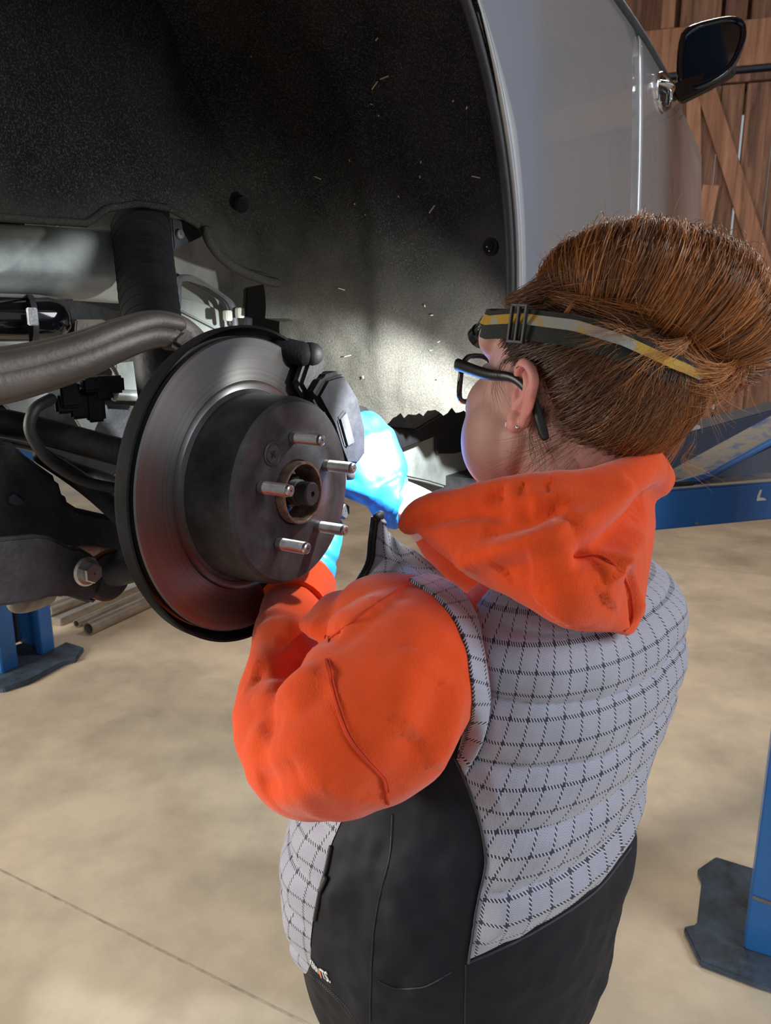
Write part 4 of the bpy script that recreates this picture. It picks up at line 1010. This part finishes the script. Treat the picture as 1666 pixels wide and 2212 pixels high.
# collar and zip of the open vest front, by the throat
col = [[(818, 1118, .80), (812, 1165, .80), (806, 1215, .79), (780, 1262, .78), (768, 1285, .765)],
       [(832, 1135, .79), (838, 1185, .775), (850, 1220, .755), (850, 1250, .73), (835, 1268, .72)],
       [(850, 1160, .785), (868, 1205, .765), (905, 1235, .735), (915, 1258, .70), (905, 1272, .69)],
       [(872, 1176, .78), (905, 1195, .765), (960, 1245, .74), (985, 1290, .71), (960, 1310, .68)]]
cp = [[P(*p) for p in r] for r in col]
def colp(u, v): rows = [catm(r, v) for r in cp]; p = catm(rows, u); return p+(CAM-p).normalized()*.006*math.sin(u*9+v*5)*math.sin(math.pi*u)
mb = MB(); mb.grid(colp, 30, 36); me = mb.mesh(); ul = me.uv_layers.new(name='UVMap')
for l in me.loops:
    i = l.vertex_index; ul.data[l.index].uv = ((i % 31)/30*.11, (i//31)/36*.10)
collar = link('vest_collar', me, M['tweed'], vest, 170); solid(collar, .006)
zp = [p+V((-.002, 0, 0)) for p in cp[0]]
MB().tube(zp, .0028, 8, fine=6).obj('front_zip', M['zip_black'], vest, smooth=60)
tm = MB()
for i in range(44):
    c = catm(zp, i/44); tm.box(c+V((-.0045, 0, 0)), V((.0018, 0, 0)), V((0, .0018, 0)), Z*.0010)
t_ = tm.obj('zip_teeth', M['zip_black'], vest, smooth=0); t_['kind'] = 'stuff'
MB().tube([cp[0][0]+V((0, 0, -.002)), P(822, 1112, .80), P(815, 1118, .795)], .0050, 8, fine=3).obj('zip_slider', M['black_cast'], vest, smooth=60)
# ---------------------------------------------------------------- hood lying on the back
top = [(884, 1114, .755), (910, 1094, .735), (960, 1078, .71), (1040, 1066, .685), (1115, 1050, .66), (1200, 1040, .64), (1290, 1034, .64), (1360, 1010, .655), (1392, 990, .68), (1418, 1020, .72)]
bot = [(888, 1136, .74), (932, 1180, .71), (985, 1222, .685), (1050, 1266, .665), (1120, 1300, .645), (1190, 1340, .63), (1262, 1364, .63), (1322, 1369, .64), (1372, 1362, .66), (1412, 1185, .71)]
tp_ = [P(*p) for p in top]; bt_ = [P(*p) for p in bot]
def hoodp(u, v, side):
    a, b = catm(tp_, u), catm(bt_, u); q = a.lerp(b, v); e = math.sin(math.pi*min(max(v, 0), 1))**.6*math.sin(math.pi*(.04+.92*u))**.5
    r = (CAM-q).normalized()
    if side > 0: return q+r*(.040*e+.012*math.exp(-((v-.06)/.10)**2))
    return q-r*.055*e
mb = MB(); mb.grid(lambda u, v: hoodp(u, v, 1), 60, 40); mb.grid(lambda u, v: hoodp(u, v, -1), 60, 40)
bm = bmesh.new(); me0 = mk(mb.v, mb.f); bm.from_mesh(me0); bmesh.ops.remove_doubles(bm, verts=bm.verts, dist=.0008)
bmesh.ops.holes_fill(bm, edges=[e for e in bm.edges if e.is_boundary], sides=0); bm.to_mesh(me0); bm.free()
hm = MB(); hm.add([v.co for v in me0.vertices], [tuple(p.vertices) for p in me0.polygons])
# rolled neck edge
hm.tube([p+(CAM-p).normalized()*.008+Z*-.008 for p in tp_], [.014, .017, .018, .018, .017, .017, .018, .020, .022, .018], 16, fine=3)
me = voxel(hm, .0036, 6)
hbv2 = bvh_of(me)
H = lambda px, py: on_hood(px, py, 0, hbv2)
creases(me, [
 ([H(886, 1134), H(960, 1116), H(1040, 1108), H(1100, 1114)], .005, -.007),
 ([H(985, 1212), H(1060, 1192), H(1140, 1174), H(1228, 1140)], .009, .013),
 ([H(1040, 1160), H(1100, 1140), H(1160, 1118), H(1232, 1084)], .008, -.010),
 ([H(1235, 1208), H(1300, 1186), H(1358, 1136), H(1398, 1080)], .009, -.017),
 ([H(1232, 1130), H(1280, 1112), H(1330, 1080), H(1370, 1040)], .009, .009),
 ([H(1290, 1232), H(1340, 1200), H(1385, 1150)], .010, .009),
 ([H(1050, 1066), H(1100, 1092), H(1150, 1098)], .006, -.005),
 ([H(1210, 1250), H(1230, 1290), H(1200, 1330)], .020, .008),
 ([H(1300, 1300), H(1330, 1250), H(1320, 1220)], .014, .008),
 ([H(1150, 1230), H(1110, 1224), H(1085, 1240)], .010, -.005),
 ([H(1255, 1203), H(1300, 1202), H(1340, 1230), H(1362, 1280), H(1368, 1330), H(1362, 1356)], .004, -.006),
 ([H(1265, 1192), H(1308, 1196), H(1352, 1228), H(1374, 1280), H(1379, 1330)], .006, .005),
 ([H(1080, 1050), H(1082, 1062), H(1078, 1076)], .005, -.005), ([H(1125, 1045), H(1130, 1058), H(1126, 1070)], .004, -.004), ([H(1180, 1040), H(1186, 1052), H(1184, 1064)], .004, -.004),
])
wobble(me, .003, 17, 9)
hood = link('hood', me, M['fleece'], hoodie, 170); hb3 = bvh_of(me)
seamline('hood_seam', [(1240, 1202), (1290, 1200), (1330, 1222), (1356, 1262), (1367, 1310), (1364, 1345), (1350, 1362)], .0011, 'fleece_thread', hoodie, .0003, hb3)
# ---------------------------------------------------------------- skin: one continuous body
HC = P(1229, 876, .715)
hf = V((-.616, .788, .02)).normalized(); hl = Z.cross(hf).normalized(); hu = hf.cross(hl).normalized()
tilt = Matrix.Rotation(math.radians(-6), 3, hl)   # slightly raised chin
hf = tilt@hf; hu = tilt@hu
def HP(x, y, z): return HC+hf*x+hl*y+hu*z
bd = MB()
def he(x, y, z, rx, ry, rz): bd.ell(HP(x, y, z), hf*rx, hl*ry, hu*rz, 28, 18)
he(-.008, 0, .034, .092, .074, .070); he(.030, 0, .0, .062, .066, .085); he(.045, 0, -.045, .046, .050, .052)
he(.045, .040, -.040, .042, .038, .052); he(.045, -.040, -.040, .042, .038, .052); he(.070, 0, -.090, .020, .022, .018)
he(.058, .034, -.012, .034, .034, .036); he(.058, -.034, -.012, .034, .034, .036)
he(.040, .036, -.062, .036, .030, .034); he(.040, -.036, -.062, .036, .030, .034)
he(.074, 0, .055, .022, .055, .030); he(.080, 0, -.060, .020, .026, .018)
he(.084, .033, -.012, .012, .020, .016); he(.084, -.033, -.012, .012, .020, .016)
bd.tube([HP(.088, 0, .030), HP(.096, 0, .0), HP(.103, 0, -.018), HP(.094, 0, -.026)], [.010, .011, .012, .009], 14, fine=3)
for sy in (1, -1): bd.ell(HP(.093, .012*sy, -.022), hf*.009, hl*.008, hu*.008)
bd.tube([HP(.01, .054, -.03), HP(.03, .047, -.068), HP(.068, .018, -.098)], [.016, .016, .015], 14, fine=3)
bd.tube([HP(.01, -.054, -.03), HP(.03, -.047, -.068), HP(.068, -.018, -.098)], [.016, .016, .015], 14, fine=3)
nb_ = T(0, 1.275, -.03); nb_ = V((tl(1.27, 1), tl(1.27, 2), 1.25))
bd.tube([HP(-.025, 0, .0), HP(-.028, 0, -.05), nb_+V((0, 0, .03)), nb_-Z*.05], [.064, .060, .060, .062], 24, fine=4)
# trunk, arms, legs under the clothes
def tc(z): return V((tl(z, 1), tl(z, 2), z))
bd.tube([tc(1.17), tc(1.10), tc(.95), tc(.82), tc(.77)], [.10, .115, .105, .105, .10], 24, fine=3)
bd.tube([T(R_(90), 1.165, -.13), tc(1.18), T(R_(270), 1.165, -.15)], [.045, .06, .045], 16, fine=3)
LE, LWr = P(655, 1640, .64), P(672, 1246, .92)
bd.tube([T(R_(90), 1.165, -.13), P(890, 1440, .70), P(800, 1545, .64), LE], [.052, .050, .044, .038], 16, fine=3)
RW = P(840, 1074, .955); RE = P(1010, 1190, 1.00)
bd.tube([LE, P(612, 1530, .70), P(618, 1420, .76), P(640, 1300, .87), LWr], [.030, .028, .026, .025, .022], 16, fine=3)
bd.tube([T(R_(270), 1.165, -.15), P(1150, 1280, 1.02), RE], [.052, .045, .038], 16, fine=3)
bd.tube([RE, P(935, 1130, .975), P(895, 1100, .965), RW], [.036, .034, .031, .028], 18, fine=4)
hipc = tc(.80)
for sy in (1, -1):
    h0 = hipc+L3*.085*sy-Z*.02; kn = h0+F3*.05-Z*.36; an = kn-F3*.03-Z*.36
    bd.tube([h0, kn, an], [.085, .056, .040], 18, fine=4); bd.ell(V((an.x, an.y, .05))+F3*.06, F3*.11, L3*.040, Z*.045)
# hands: palm, four bent fingers, thumb
def hand(mb, w, fd, pn, thumb_side, grow=0.0, curl=(.5, .9, .7), seg=12):
    """w wrist, fd finger direction, pn direction the palm faces; all in metres"""
    fd = fd.normalized(); pn = (pn-fd*pn.dot(fd)).normalized(); sd = fd.cross(pn)*thumb_side
    mb.tube([w-fd*.012, w+fd*.010, w+fd*.030], [.026+grow, .026+grow, .028+grow], 16, flat=.72, up=sd)
    for k in range(4):
        o = (1.5-k)*.0185; base = w+fd*.030+sd*o*.75
        mb.tube([base, w+fd*(.078-.004*abs(k-1.3))+sd*o], [.0165+grow, .0125+grow], 12, fine=3)
        p = w+fd*(.080-.004*abs(k-1.3))+sd*o; d = fd.copy(); ln = [(.040, .026, .020), (.044, .029, .022), (.041, .027, .021), (.032, .021, .018)][k]; pts = [p-fd*.01, p]; ang = 0
        for j in range(3):
            ang += curl[j]*(1+.08*k); dd = fd*math.cos(ang)+pn*math.sin(ang); p = p+dd*ln[j]; pts.append(p)
        mb.tube(pts, [.0100+grow, .0098+grow, .0090+grow, .0082+grow, .0070+grow], seg, fine=3)
    b = w+fd*.022+sd*.022; t1 = b+(sd*.75+fd*.75+pn*.35).normalized()*.040; t2 = t1+(fd*.9+sd*.15+pn*.55).normalized()*.030; t3 = t2+(fd*.8-sd*.15+pn*.65).normalized()*.022
    mb.tube([w+fd*.015+sd*.010, b, t1, t2, t3], [.016+grow, .0165+grow, .0120+grow, .0102+grow, .0082+grow], seg, fine=3)
RHd, RHn = (P(788, 962, .945)-RW), V((-.45, .85, -.15))
LHd, LHn = (P(690, 1170, .97)-LWr), V((-.6, -.2, .5))
hand(bd, RW, RHd, RHn, 1, -.0008); hand(bd, LWr, LHd, LHn, -1, -.0008)
me = voxel(bd, .0032, 4)
body = link('body', me, M['skin'], person, 170); bbv = bvh_of(me)
gl = MB(); hand(gl, RW, RHd, RHn, 1, .0050, seg=14); gl.tube([RW+(P(900, 1100, .965)-RW).normalized()*.007, RW, RW+RHd.normalized()*.02], [.0335, .0310, .0295], 24, fine=3, cap=True)
me = voxel(gl, .0026, 3); wobble(me, .0022, 22, 2); g1 = link('glove', me, M['glove_blue'], person, 170); g1['label'] = 'blue nitrile glove on the hand behind the caliper'
gl = MB(); hand(gl, LWr, LHd, LHn, -1, .0022, seg=14); gl.tube([LWr-LHd.normalized()*.035, LWr, LWr+LHd.normalized()*.02], [.0315, .0300, .0290], 24, fine=3, cap=True)
me = voxel(gl, .0026, 3); wobble(me, .0022, 22, 6); g2 = link('glove', me, M['glove_blue'], person, 170); g2['label'] = 'blue nitrile glove on the hand below the disc'
d_ = (P(900, 1100, .965)-RW).normalized()
MB().tube([RW+d_*.010, RW+d_*.005], [.0340, .0338], 28, cap=None).obj('glove_cuff', M['glove_blue'], g1, smooth=60)
# trousers and boots
tr = MB()
for sy in (1, -1):
    h0 = hipc+L3*.085*sy-Z*.02; kn = h0+F3*.05-Z*.36; an = kn-F3*.03-Z*.34
    tr.tube([h0+Z*.03, kn, an], [.105, .078, .066], 22, fine=4, cap=True)
tr.ell(hipc-Z*.01, L3*.190, F3*.145, Z*.13)
trs = link('trousers', voxel(tr, .010, 3), M['denim'], person, 170)
for sy in (1, -1):
    h0 = hipc+L3*.085*sy-Z*.02; an = h0+F3*.02-Z*.70; q = V((an.x, an.y, 0))
    bo = MB(); bo.tube([q+Z*.16, q+Z*.06], [.055, .056], 18); bo.ell(q+F3*.06+Z*.045, F3*.13, L3*.048, Z*.045); bo.box(q+F3*.055+Z*.012, F3*.12, L3*.042, Z*.012)
    me = voxel(bo, .007, 2); lo = min(v.co.z for v in me.vertices)
    for v in me.vertices: v.co.z -= lo
    link('boot', me, M['boot'], person, 170)
# eyes, lips
for sy in (1, -1):
    e = MB().ell(HP(.078, .031*sy, .018), hf*.012, hl*.012, hu*.012).obj('eye', M['eye_white'], body, smooth=170)
    MB().ell(HP(.0885, .031*sy, .018), hf*.002, hl*.0055, hu*.0055).obj('iris', M['iris'], body, smooth=170)
MB().tube([HP(.092, .022, -.056), HP(.100, 0, -.053), HP(.092, -.022, -.056)], [.003, .006, .003], 10, fine=4).tube([HP(.092, .020, -.061), HP(.099, 0, -.063), HP(.092, -.020, -.061)], [.003, .0065, .003], 10, fine=4).obj('lips', M['lip'], body, smooth=60)
# ---------------------------------------------------------------- ears
def ear(sy, name_parent):
    def E(x, z, y=0): return HP(-.003+x*.9, (.071+y*.9)*sy, .012+z*.80)
    er = MB()
    rim = [E(.006, -.030, .004), E(-.010, -.026, .006), E(-.018, -.010, .012), E(-.026, .010, .018), E(-.029, .026, .021), E(-.020, .038, .020), E(-.006, .040, .014), E(.004, .030, .008), E(.006, .016, .004)]
    er.tube(rim, [.006, .0065, .0045, .0042, .0045, .0045, .0042, .004, .004], 12, fine=5)
    er.tube([E(.002, -.022, .006), E(-.002, -.030, .008)], [.0075, .0085], 12, fine=2)
    er.tube([E(.002, -.010, .005), E(-.012, .004, .010), E(-.016, .018, .014), E(-.010, .028, .013)], [.0055, .0050, .0045, .003], 10, fine=4)
    er.tube([E(.007, .004, .002), E(.005, -.004, .004)], [.005, .005], 10, fine=2)
    sh_ = MB(); er.ell(E(-.012, .012, .007), hf*.017+hl*sy*-.010, hl*sy*.005, hu*.027)
    return voxel(er, .0016, 4)
for sy in (1, -1): e = link('ear', ear(sy, body), M['ear_skin'], person, 170)
er_ = tag(MB().tube([HP(-.004, .077, -.018), HP(.002, .082, -.016), HP(.002, .083, -.011)], .0012, 8, fine=4).obj('earring', M['chrome'], None, smooth=60), 'small silver stud ring in the left earlobe', 'earring')
MB().ell(HP(-.011, .082, -.013), hf*.0022, hl*.0022, hu*.0022).obj('bead', M['chrome'], er_)
# ---------------------------------------------------------------- glasses
gls = thing('eyeglasses', 'black framed glasses worn over the ear', 'glasses', HP(.08, 0, .02))
def lens_ring(sy):
    c0 = HP(.100, .034*sy, .010); pts = []
    for i in range(33):
        a = 2*math.pi*i/32; x = math.copysign(abs(math.cos(a))**.75, math.cos(a)); z = math.copysign(abs(math.sin(a))**.75, math.sin(a))
        pts.append(c0+hl*.027*x+hu*.0235*z-hf*.010*max(0, x*sy)**2)
    return pts, c0
for sy in (1, -1):
    pts, c0 = lens_ring(sy)
    MB().tube(pts, .0028, 8, cap=None).obj('rim', M['black_gloss'], gls, smooth=60)
    MB().prism([p for p in pts[:-1]], -hf*.0012).obj('lens', M['lens'], gls, smooth=0)
    MB().tube([HP(.094, .060*sy, .024), HP(.088, .068*sy, .027), HP(.04, .077*sy, .026), HP(.005, .079*sy, .028), HP(-.018, .078*sy, .016), HP(-.030, .076*sy, -.004), HP(-.036, .074*sy, -.016)], [.0045, .0062, .0052, .0040, .0040, .0050, .0042], 10, fine=6, flat=.5, up=hu).obj('temple', M['black_plastic'], gls, smooth=60)
MB().tube([HP(.106, .010, .012), HP(.110, 0, .016), HP(.106, -.010, .012)], .0022, 8, fine=4).obj('bridge', M['black_gloss'], gls, smooth=60)
# ---------------------------------------------------------------- hair
HRND = random.Random(21)
crC = HP(-.008, 0, .034)
def scalp(d, off=0.0):
    """d: unit direction in head frame (fwd,left,up)"""
    return crC+hf*d[0]*(.092+off)+hl*d[1]*(.074+off)+hu*d[2]*(.072+off)
class Strands:
    def __init__(s): s.v = []; s.f = []; s.t = []
    def add(s, pts, r, tint, taper=.3):
        n = len(pts); k = len(s.v)//3*3; base = len(s.v)
        for i, p in enumerate(pts):
            t = (pts[min(n-1, i+1)]-pts[max(0, i-1)]); 
            if t.length < 1e-9: t = V((0, 0, 1))
            t.normalize(); a = t.cross(V((.31, .53, .79))).normalized(); b = t.cross(a); rr = r*(1-(1-taper)*(i/(n-1))**2)
            for c in range(3):
                an = 2.094*c; s.v.append(p+a*(rr*math.cos(an))+b*(rr*math.sin(an))); s.t.append(tint[0]+(tint[1]-tint[0])*i/(n-1) if hasattr(tint, '__len__') else tint)
        for i in range(n-1):
            for c in range(3):
                c2 = (c+1) % 3; s.f.append((base+i*3+c, base+i*3+c2, base+i*3+3+c2, base+i*3+3+c))
    def obj(s, name, par, stuff=True):
        me = mk(s.v, s.f); at = me.attributes.new('tint', 'FLOAT', 'POINT'); at.data.foreach_set('value', s.t)
        o = link(name, me, M['hair'], par, 170)
        if stuff: o['kind'] = 'stuff'
        return o
# underlying cap of the scalp hair
hairc = MB()
def slerp(a, b, t):
    om = math.acos(max(-1, min(1, a.dot(b)))); 
    if om < 1e-4: return a
    return (a*math.sin((1-t)*om)+b*math.sin(t*om))/math.sin(om)
knot = V((-.80, .05, .62)).normalized()
NU = 64
def hairline(i):                     # lower border of the hair around the head, as direction; az 0 = front, 90 = left
    az = 2*math.pi*i/NU; a = abs(math.degrees(az if az <= math.pi else az-2*math.pi))
    el = lin([(0, 42), (35, 40), (60, 22), (78, 6), (92, 8), (102, 0), (110, -22), (120, -42), (136, -62), (180, -68)], a)
    e = math.radians(el); return V((math.cos(az)*math.cos(e), math.sin(az)*math.cos(e), math.sin(e)))
NV = 26
def hoff(d, t): return .003+.008*math.sin(math.pi*min(1, t))**.7+.004*t+.008*max(0, -d[0])**1.5*max(0, math.sin(math.pi*min(1, t)))
vs, tn = [], []
for j in range(NV+1):
    for i in range(NU):
        d = slerp(hairline(i), knot, (j/NV)); off = hoff(d, j/NV)
        vs.append(scalp(d, off)); tn.append(.05+.30*(j/NV)+.25*max(0, -d[0]))
fs = [(j*NU+i, j*NU+(i+1) % NU, (j+1)*NU+(i+1) % NU, (j+1)*NU+i) for j in range(NV) for i in range(NU)]
me = mk(vs, fs); at = me.attributes.new('tint', 'FLOAT', 'POINT'); at.data.foreach_set('value', tn)
hair = link('hair', me, M['hair'], person, 170)
hair['label'] = 'dark brown to copper hair combed up into a large roll'
st = Strands()
for n_ in range(7500):
    i = HRND.random()*NU; j0 = max(0, HRND.gauss(0, .10)) if HRND.random() < .5 else HRND.random()*.75
    d0 = hairline(int(i)).lerp(hairline(int(i)+1), i-int(i)).normalized()
    a0 = math.degrees(2*math.pi*i/NU); a0 = a0 if a0 <= 180 else 360-a0
    jit = V((HRND.gauss(0, .03), HRND.gauss(0, .03), HRND.gauss(0, .03)))
    pts = []; lift = HRND.uniform(.001, .006); kk = knot+V((HRND.gauss(0, .12), HRND.gauss(0, .16), HRND.gauss(0, .10)))
    kk.normalize(); ws = HRND.uniform(0, 6); wa = HRND.uniform(0, .004); l1 = min(1, j0+HRND.uniform(.4, .8))
    for m in range(9):
        t = j0+(l1-j0)*m/8; d = slerp((d0+jit).normalized(), kk, t)
        off = hoff(d, t)+lift
        pts.append(scalp(d, off)+hl*(wa*math.sin(ws+t*7))+hu*(wa*math.cos(ws*2+t*6)))
    back = max(0, min(1, (a0-80)/90)); tint = (HRND.uniform(0, .18)+.55*back*HRND.uniform(.4, 1), HRND.uniform(.2, .45)+.5*back*HRND.uniform(.3, 1))  # copper towards the back, with the sunlit gold put into the tint
    st.add(pts, HRND.uniform(.00022, .00042), tint)
st.obj('scalp_strands', hair)
# the roll: a thick swept tube of hair on top of the head
RL = [(1185, 634, .655, .010), (1222, 606, .645, .024), (1275, 592, .635, .036), (1345, 594, .628, .044), (1420, 610, .625, .049), (1490, 636, .628, .050), (1550, 678, .636, .046), (1588, 730, .648, .037), (1584, 780, .660, .027), (1548, 812, .670, .017)]
rp = [P(a, b, c) for a, b, c, d in RL]; rr_ = [V((d, 0, 0)) for *_, d in RL]
def roll(u, an, off=0.0):
    c = catm(rp, u); t = (catm(rp, min(1, u+.02))-catm(rp, max(0, u-.02))).normalized(); r = catm(rr_, u).x
    a = (Z-t*Z.dot(t)).normalized(); b = t.cross(a)     # a up, b sideways
    return c+(a*math.cos(an)*.92+b*math.sin(an)*1.0)*(r*(1+.05*math.sin(u*23+an*1.0))+off)
mb = MB(); mb.grid(lambda u, v: roll(v, 2*math.pi*u, -.002), 48, 60, wrap=True)
me = mb.mesh(fixn=True); at = me.attributes.new('tint', 'FLOAT', 'POINT'); at.data.foreach_set('value', [.42+.3*noise.noise(v.co*60) for v in me.vertices])
rollo = link('hair_roll', me, M['hair'], hair, 170)
s2 = Strands()
cs = (CAM-rp[4]).normalized()
for n_ in range(8500):
    u0 = HRND.random(); clump = .5+.5*noise.noise(V((u0*38, 1.7, 0))); a0 = HRND.uniform(-.9, 1.2) if HRND.random() < .6 else HRND.uniform(0, 6.28); sp = HRND.uniform(1.2, 3.0); du = HRND.gauss(.03, .02)
    off = HRND.uniform(-.001, .0035)+(.0065*clump)+(HRND.uniform(.002, .008) if HRND.random() < .06 else 0); ws = HRND.uniform(0, 6); pts = []
    for m in range(11):
        t = m/10; pts.append(roll(min(1, max(0, u0+du*t+.006*math.sin(ws+t*4))), -(a0+sp*t), off*(.15+.85*math.sin(math.pi*t)**.6)+.0012*math.sin(ws+t*5)))
    tb_ = min(1, max(.05, HRND.gauss(.56, .13)+.50*(clump-.5)))
    s2.add(pts, HRND.uniform(.00025, .00050), (tb_*.8, min(1, tb_*1.15)))
for n_ in range(620):                       # loose flyaway hairs
    u0 = HRND.random(); a0 = HRND.uniform(0, 6.28); p = roll(u0, a0, .002); o_ = roll(u0, a0, .05)-roll(u0, a0, 0); o_.normalize()
    dv = (o_*.5+V((HRND.gauss(0, .6), HRND.gauss(0, .6), HRND.gauss(0, .6)))).normalized(); cv = V((HRND.gauss(0, 1), HRND.gauss(0, 1), HRND.gauss(-.5, 1)))*.5; ln = HRND.uniform(.010, .032)
    s2.add([p+dv*ln*t/6+cv*ln*(t/6)**2*.6 for t in range(7)], .00016, HRND.uniform(.5, .9))
s2.obj('roll_strands', hair)
# loose locks under the roll, at the nape and beside the ear
s3 = Strands()
def lock(pp, n, spread, r0, tint, seg=10):
    q = [P(*p) for p in pp]
    for _ in range(n):
        j0 = V((HRND.gauss(0, spread), HRND.gauss(0, spread), HRND.gauss(0, spread))); j1 = V((HRND.gauss(0, spread), HRND.gauss(0, spread), HRND.gauss(0, spread)))*2
        s3.add([catm(q, t/seg)+j0*(.4+t/seg)+j1*(t/seg)**2 for t in range(seg+1)], HRND.uniform(.6, 1.3)*r0, min(1, max(0, HRND.gauss(tint, .12))))
lock([(1300, 700, .64), (1360, 740, .635), (1420, 770, .64), (1500, 790, .65), (1560, 770, .66)], 420, .0060, .00030, .75)
lock([(1380, 690, .64), (1450, 740, .64), (1520, 770, .65), (1570, 740, .66)], 300, .0060, .00030, .7)
lock([(1230, 660, .63), (1300, 690, .635), (1380, 720, .64), (1470, 740, .65)], 300, .0060, .00028, .55)
lock([(1500, 760, .66), (1525, 800, .66), (1500, 850, .67), (1475, 880, .67)], 120, .0050, .00022, .7)
lock([(1270, 640, .62), (1252, 690, .61), (1262, 730, .61), (1270, 742, .61)], 14, .0008, .00022, .75)
lock([(1268, 628, .62), (1235, 660, .61), (1205, 700, .61), (1170, 722, .62)], 18, .0009, .00022, .7)
lock([(1480, 690, .62), (1520, 740, .62), (1580, 770, .63), (1620, 740, .64)], 30, .0015, .00025, .9)
lock([(1440, 800, .66), (1400, 860, .645), (1320, 930, .65), (1230, 990, .67)], 500, .0055, .00026, .62)
lock([(1462, 830, .67), (1470, 900, .67), (1430, 960, .68), (1370, 1010, .69)], 420, .0050, .00026, .70)
lock([(1400, 820, .655), (1330, 880, .65), (1250, 930, .66), (1180, 975, .67)], 380, .0060, .00024, .30)
lock([(1440, 900, .67), (1400, 970, .67), (1340, 1010, .69), (1270, 1030, .70)], 300, .0055, .00024, .45)
lock([(1250, 770, .64), (1190, 790, .645), (1165, 830, .65), (1180, 880, .655)], 90, .0050, .00020, .05)
lock([(1180, 880, .655), (1150, 930, .66), (1160, 990, .66), (1110, 1030, .67)], 60, .0060, .00014, .2)
lock([(1120, 760, .665), (1085, 790, .67), (1075, 840, .68), (1090, 880, .68)], 40, .0028, .00012, .1)
lock([(1590, 760, .63), (1560, 800, .62), (1500, 800, .615), (1440, 770, .61)], 260, .0060, .00026, .75)
lock([(1600, 740, .63), (1590, 800, .63), (1545, 840, .63), (1500, 830, .62)], 200, .0060, .00024, .7)
lock([(1480, 740, .60), (1440, 760, .595), (1400, 770, .59), (1370, 800, .59)], 160, .0050, .00024, .7)
lock([(1400, 720, .60), (1360, 735, .595), (1320, 725, .59), (1280, 740, .59)], 120, .0045, .00024, .6)
lock([(1500, 800, .62), (1530, 830, .62), (1540, 870, .63), (1560, 900, .64)], 40, .0070, .00016, .85)
lock([(1180, 640, .64), (1230, 650, .62), (1300, 670, .61), (1380, 700, .60)], 320, .0060, .00028, .5)
lock([(1100, 650, .66), (1140, 640, .64), (1200, 620, .63), (1260, 620, .62)], 240, .0060, .00026, .35)
lock([(1500, 960, .67), (1480, 1000, .67), (1500, 1020, .68), (1530, 1040, .69)], 14, .0040, .00014, .6)
s3.obj('loose_locks', hair)
# ---------------------------------------------------------------- head torch on its strap
hlamp = thing('headlamp', 'small black head torch on a striped elastic strap', 'headlamp', HP(.09, 0, .07))
def bandc(az, k=0.0, dz=0.0):
    a = math.radians(az); zz = lin([(0, .069), (60, .070), (90, .077), (115, .077), (135, .070), (160, .055), (180, .046)], abs(az if az <= 180 else az-360))
    return crC+hf*math.cos(a)*((.100 if math.cos(a) > 0 else .113)+k)+hl*math.sin(a)*(.089+k)+hu*(zz-.034+dz)
def bandmesh(z0, z1, k, th):
    mb = MB(); n = 96; vs = []
    for i in range(n):
        az = 360*i/n
        for dz, kk in ((z0, k), (z1, k-.0035*(1 if z1 > .006 else .3)), (z1, k-th-.0035*(1 if z1 > .006 else .3)), (z0, k-th)): vs.append(bandc(az, kk, dz))
    fs = [(i*4+j, ((i+1) % n)*4+j, ((i+1) % n)*4+(j+1) % 4, i*4+(j+1) % 4) for i in range(n) for j in range(4)]
    return mb.add(vs, fs)
bandmesh(-.0125, .0125, .004, .002).obj('strap', M['band_black'], hlamp, smooth=60)
bandmesh(.000, .0085, .0052, .001).obj('strap_stripe', M['band_stripe'], hlamp, smooth=60)
b0 = bandc(90, .0075); tx = (bandc(92, .0075)-bandc(88, .0075)).normalized(); nx = tx.cross(hu).normalized()
nx = nx if nx.dot(b0-crC) > 0 else -nx
mb = MB()
for s_ in (-1, 0, 1): mb.box(b0+tx*.008*s_, tx*.0014, hu*.0155, nx*.0016)
for s_ in (-1, 1): mb.box(b0+hu*.0150*s_, tx*.0095, hu*.0014, nx*.0016)
mb.obj('buckle', M['zip_black'], hlamp, bevel=.0005, seg=1)
LPc = P(1047, 716, .785); aim = (P(835, 945, .99)-LPc).normalized()
lampb = MB().lathe(LPc-aim*.020, aim, [(.001, 0), (.011, 0), (.0125, .003), (.0125, .010), (.0115, .012), (.0115, .022), (.0130, .024), (.0130, .033), (.0118, .034), (.010, .030), (.001, .030)], 32).obj('lamp_head', M['black_gloss'], hlamp)
MB().lathe(LPc-aim*.020, aim, [(.001, .0305), (.0095, .0305), (.0095, .0312), (.001, .0312)], 24).obj('led', M['lamp_led'], lampb)
q = bandc(8, .004); MB().tube([LPc-aim*.012, q], [.007, .006], 12).obj('lamp_bracket', M['black_plastic'], hlamp, smooth=60)
sd_ = bpy.data.lights.new('headlamp_beam', 'SPOT'); sd_.energy = 42; sd_.color = (.90, .97, 1.0); sd_.spot_size = math.radians(86); sd_.spot_blend = .5; sd_.shadow_soft_size = .006
so = bpy.data.objects.new('headlamp_beam', sd_); COL.objects.link(so); so.location = LPc+aim*.022; so.rotation_euler = aim.to_track_quat('-Z', 'Y').to_euler()
sp_ = bpy.data.lights.new('headlamp_spill', 'SPOT'); sp_.energy = 5; sp_.color = (.95, .97, .92); sp_.spot_size = math.radians(150); sp_.spot_blend = .5; sp_.shadow_soft_size = .006
so = bpy.data.objects.new('headlamp_spill', sp_); COL.objects.link(so); so.location = LPc+aim*.022; so.rotation_euler = aim.to_track_quat('-Z', 'Y').to_euler()
for az in (0, 30, 60, 90, 120, 150, 180): print('band', az, [round(x, 2) for x in proj(bandc(az))])
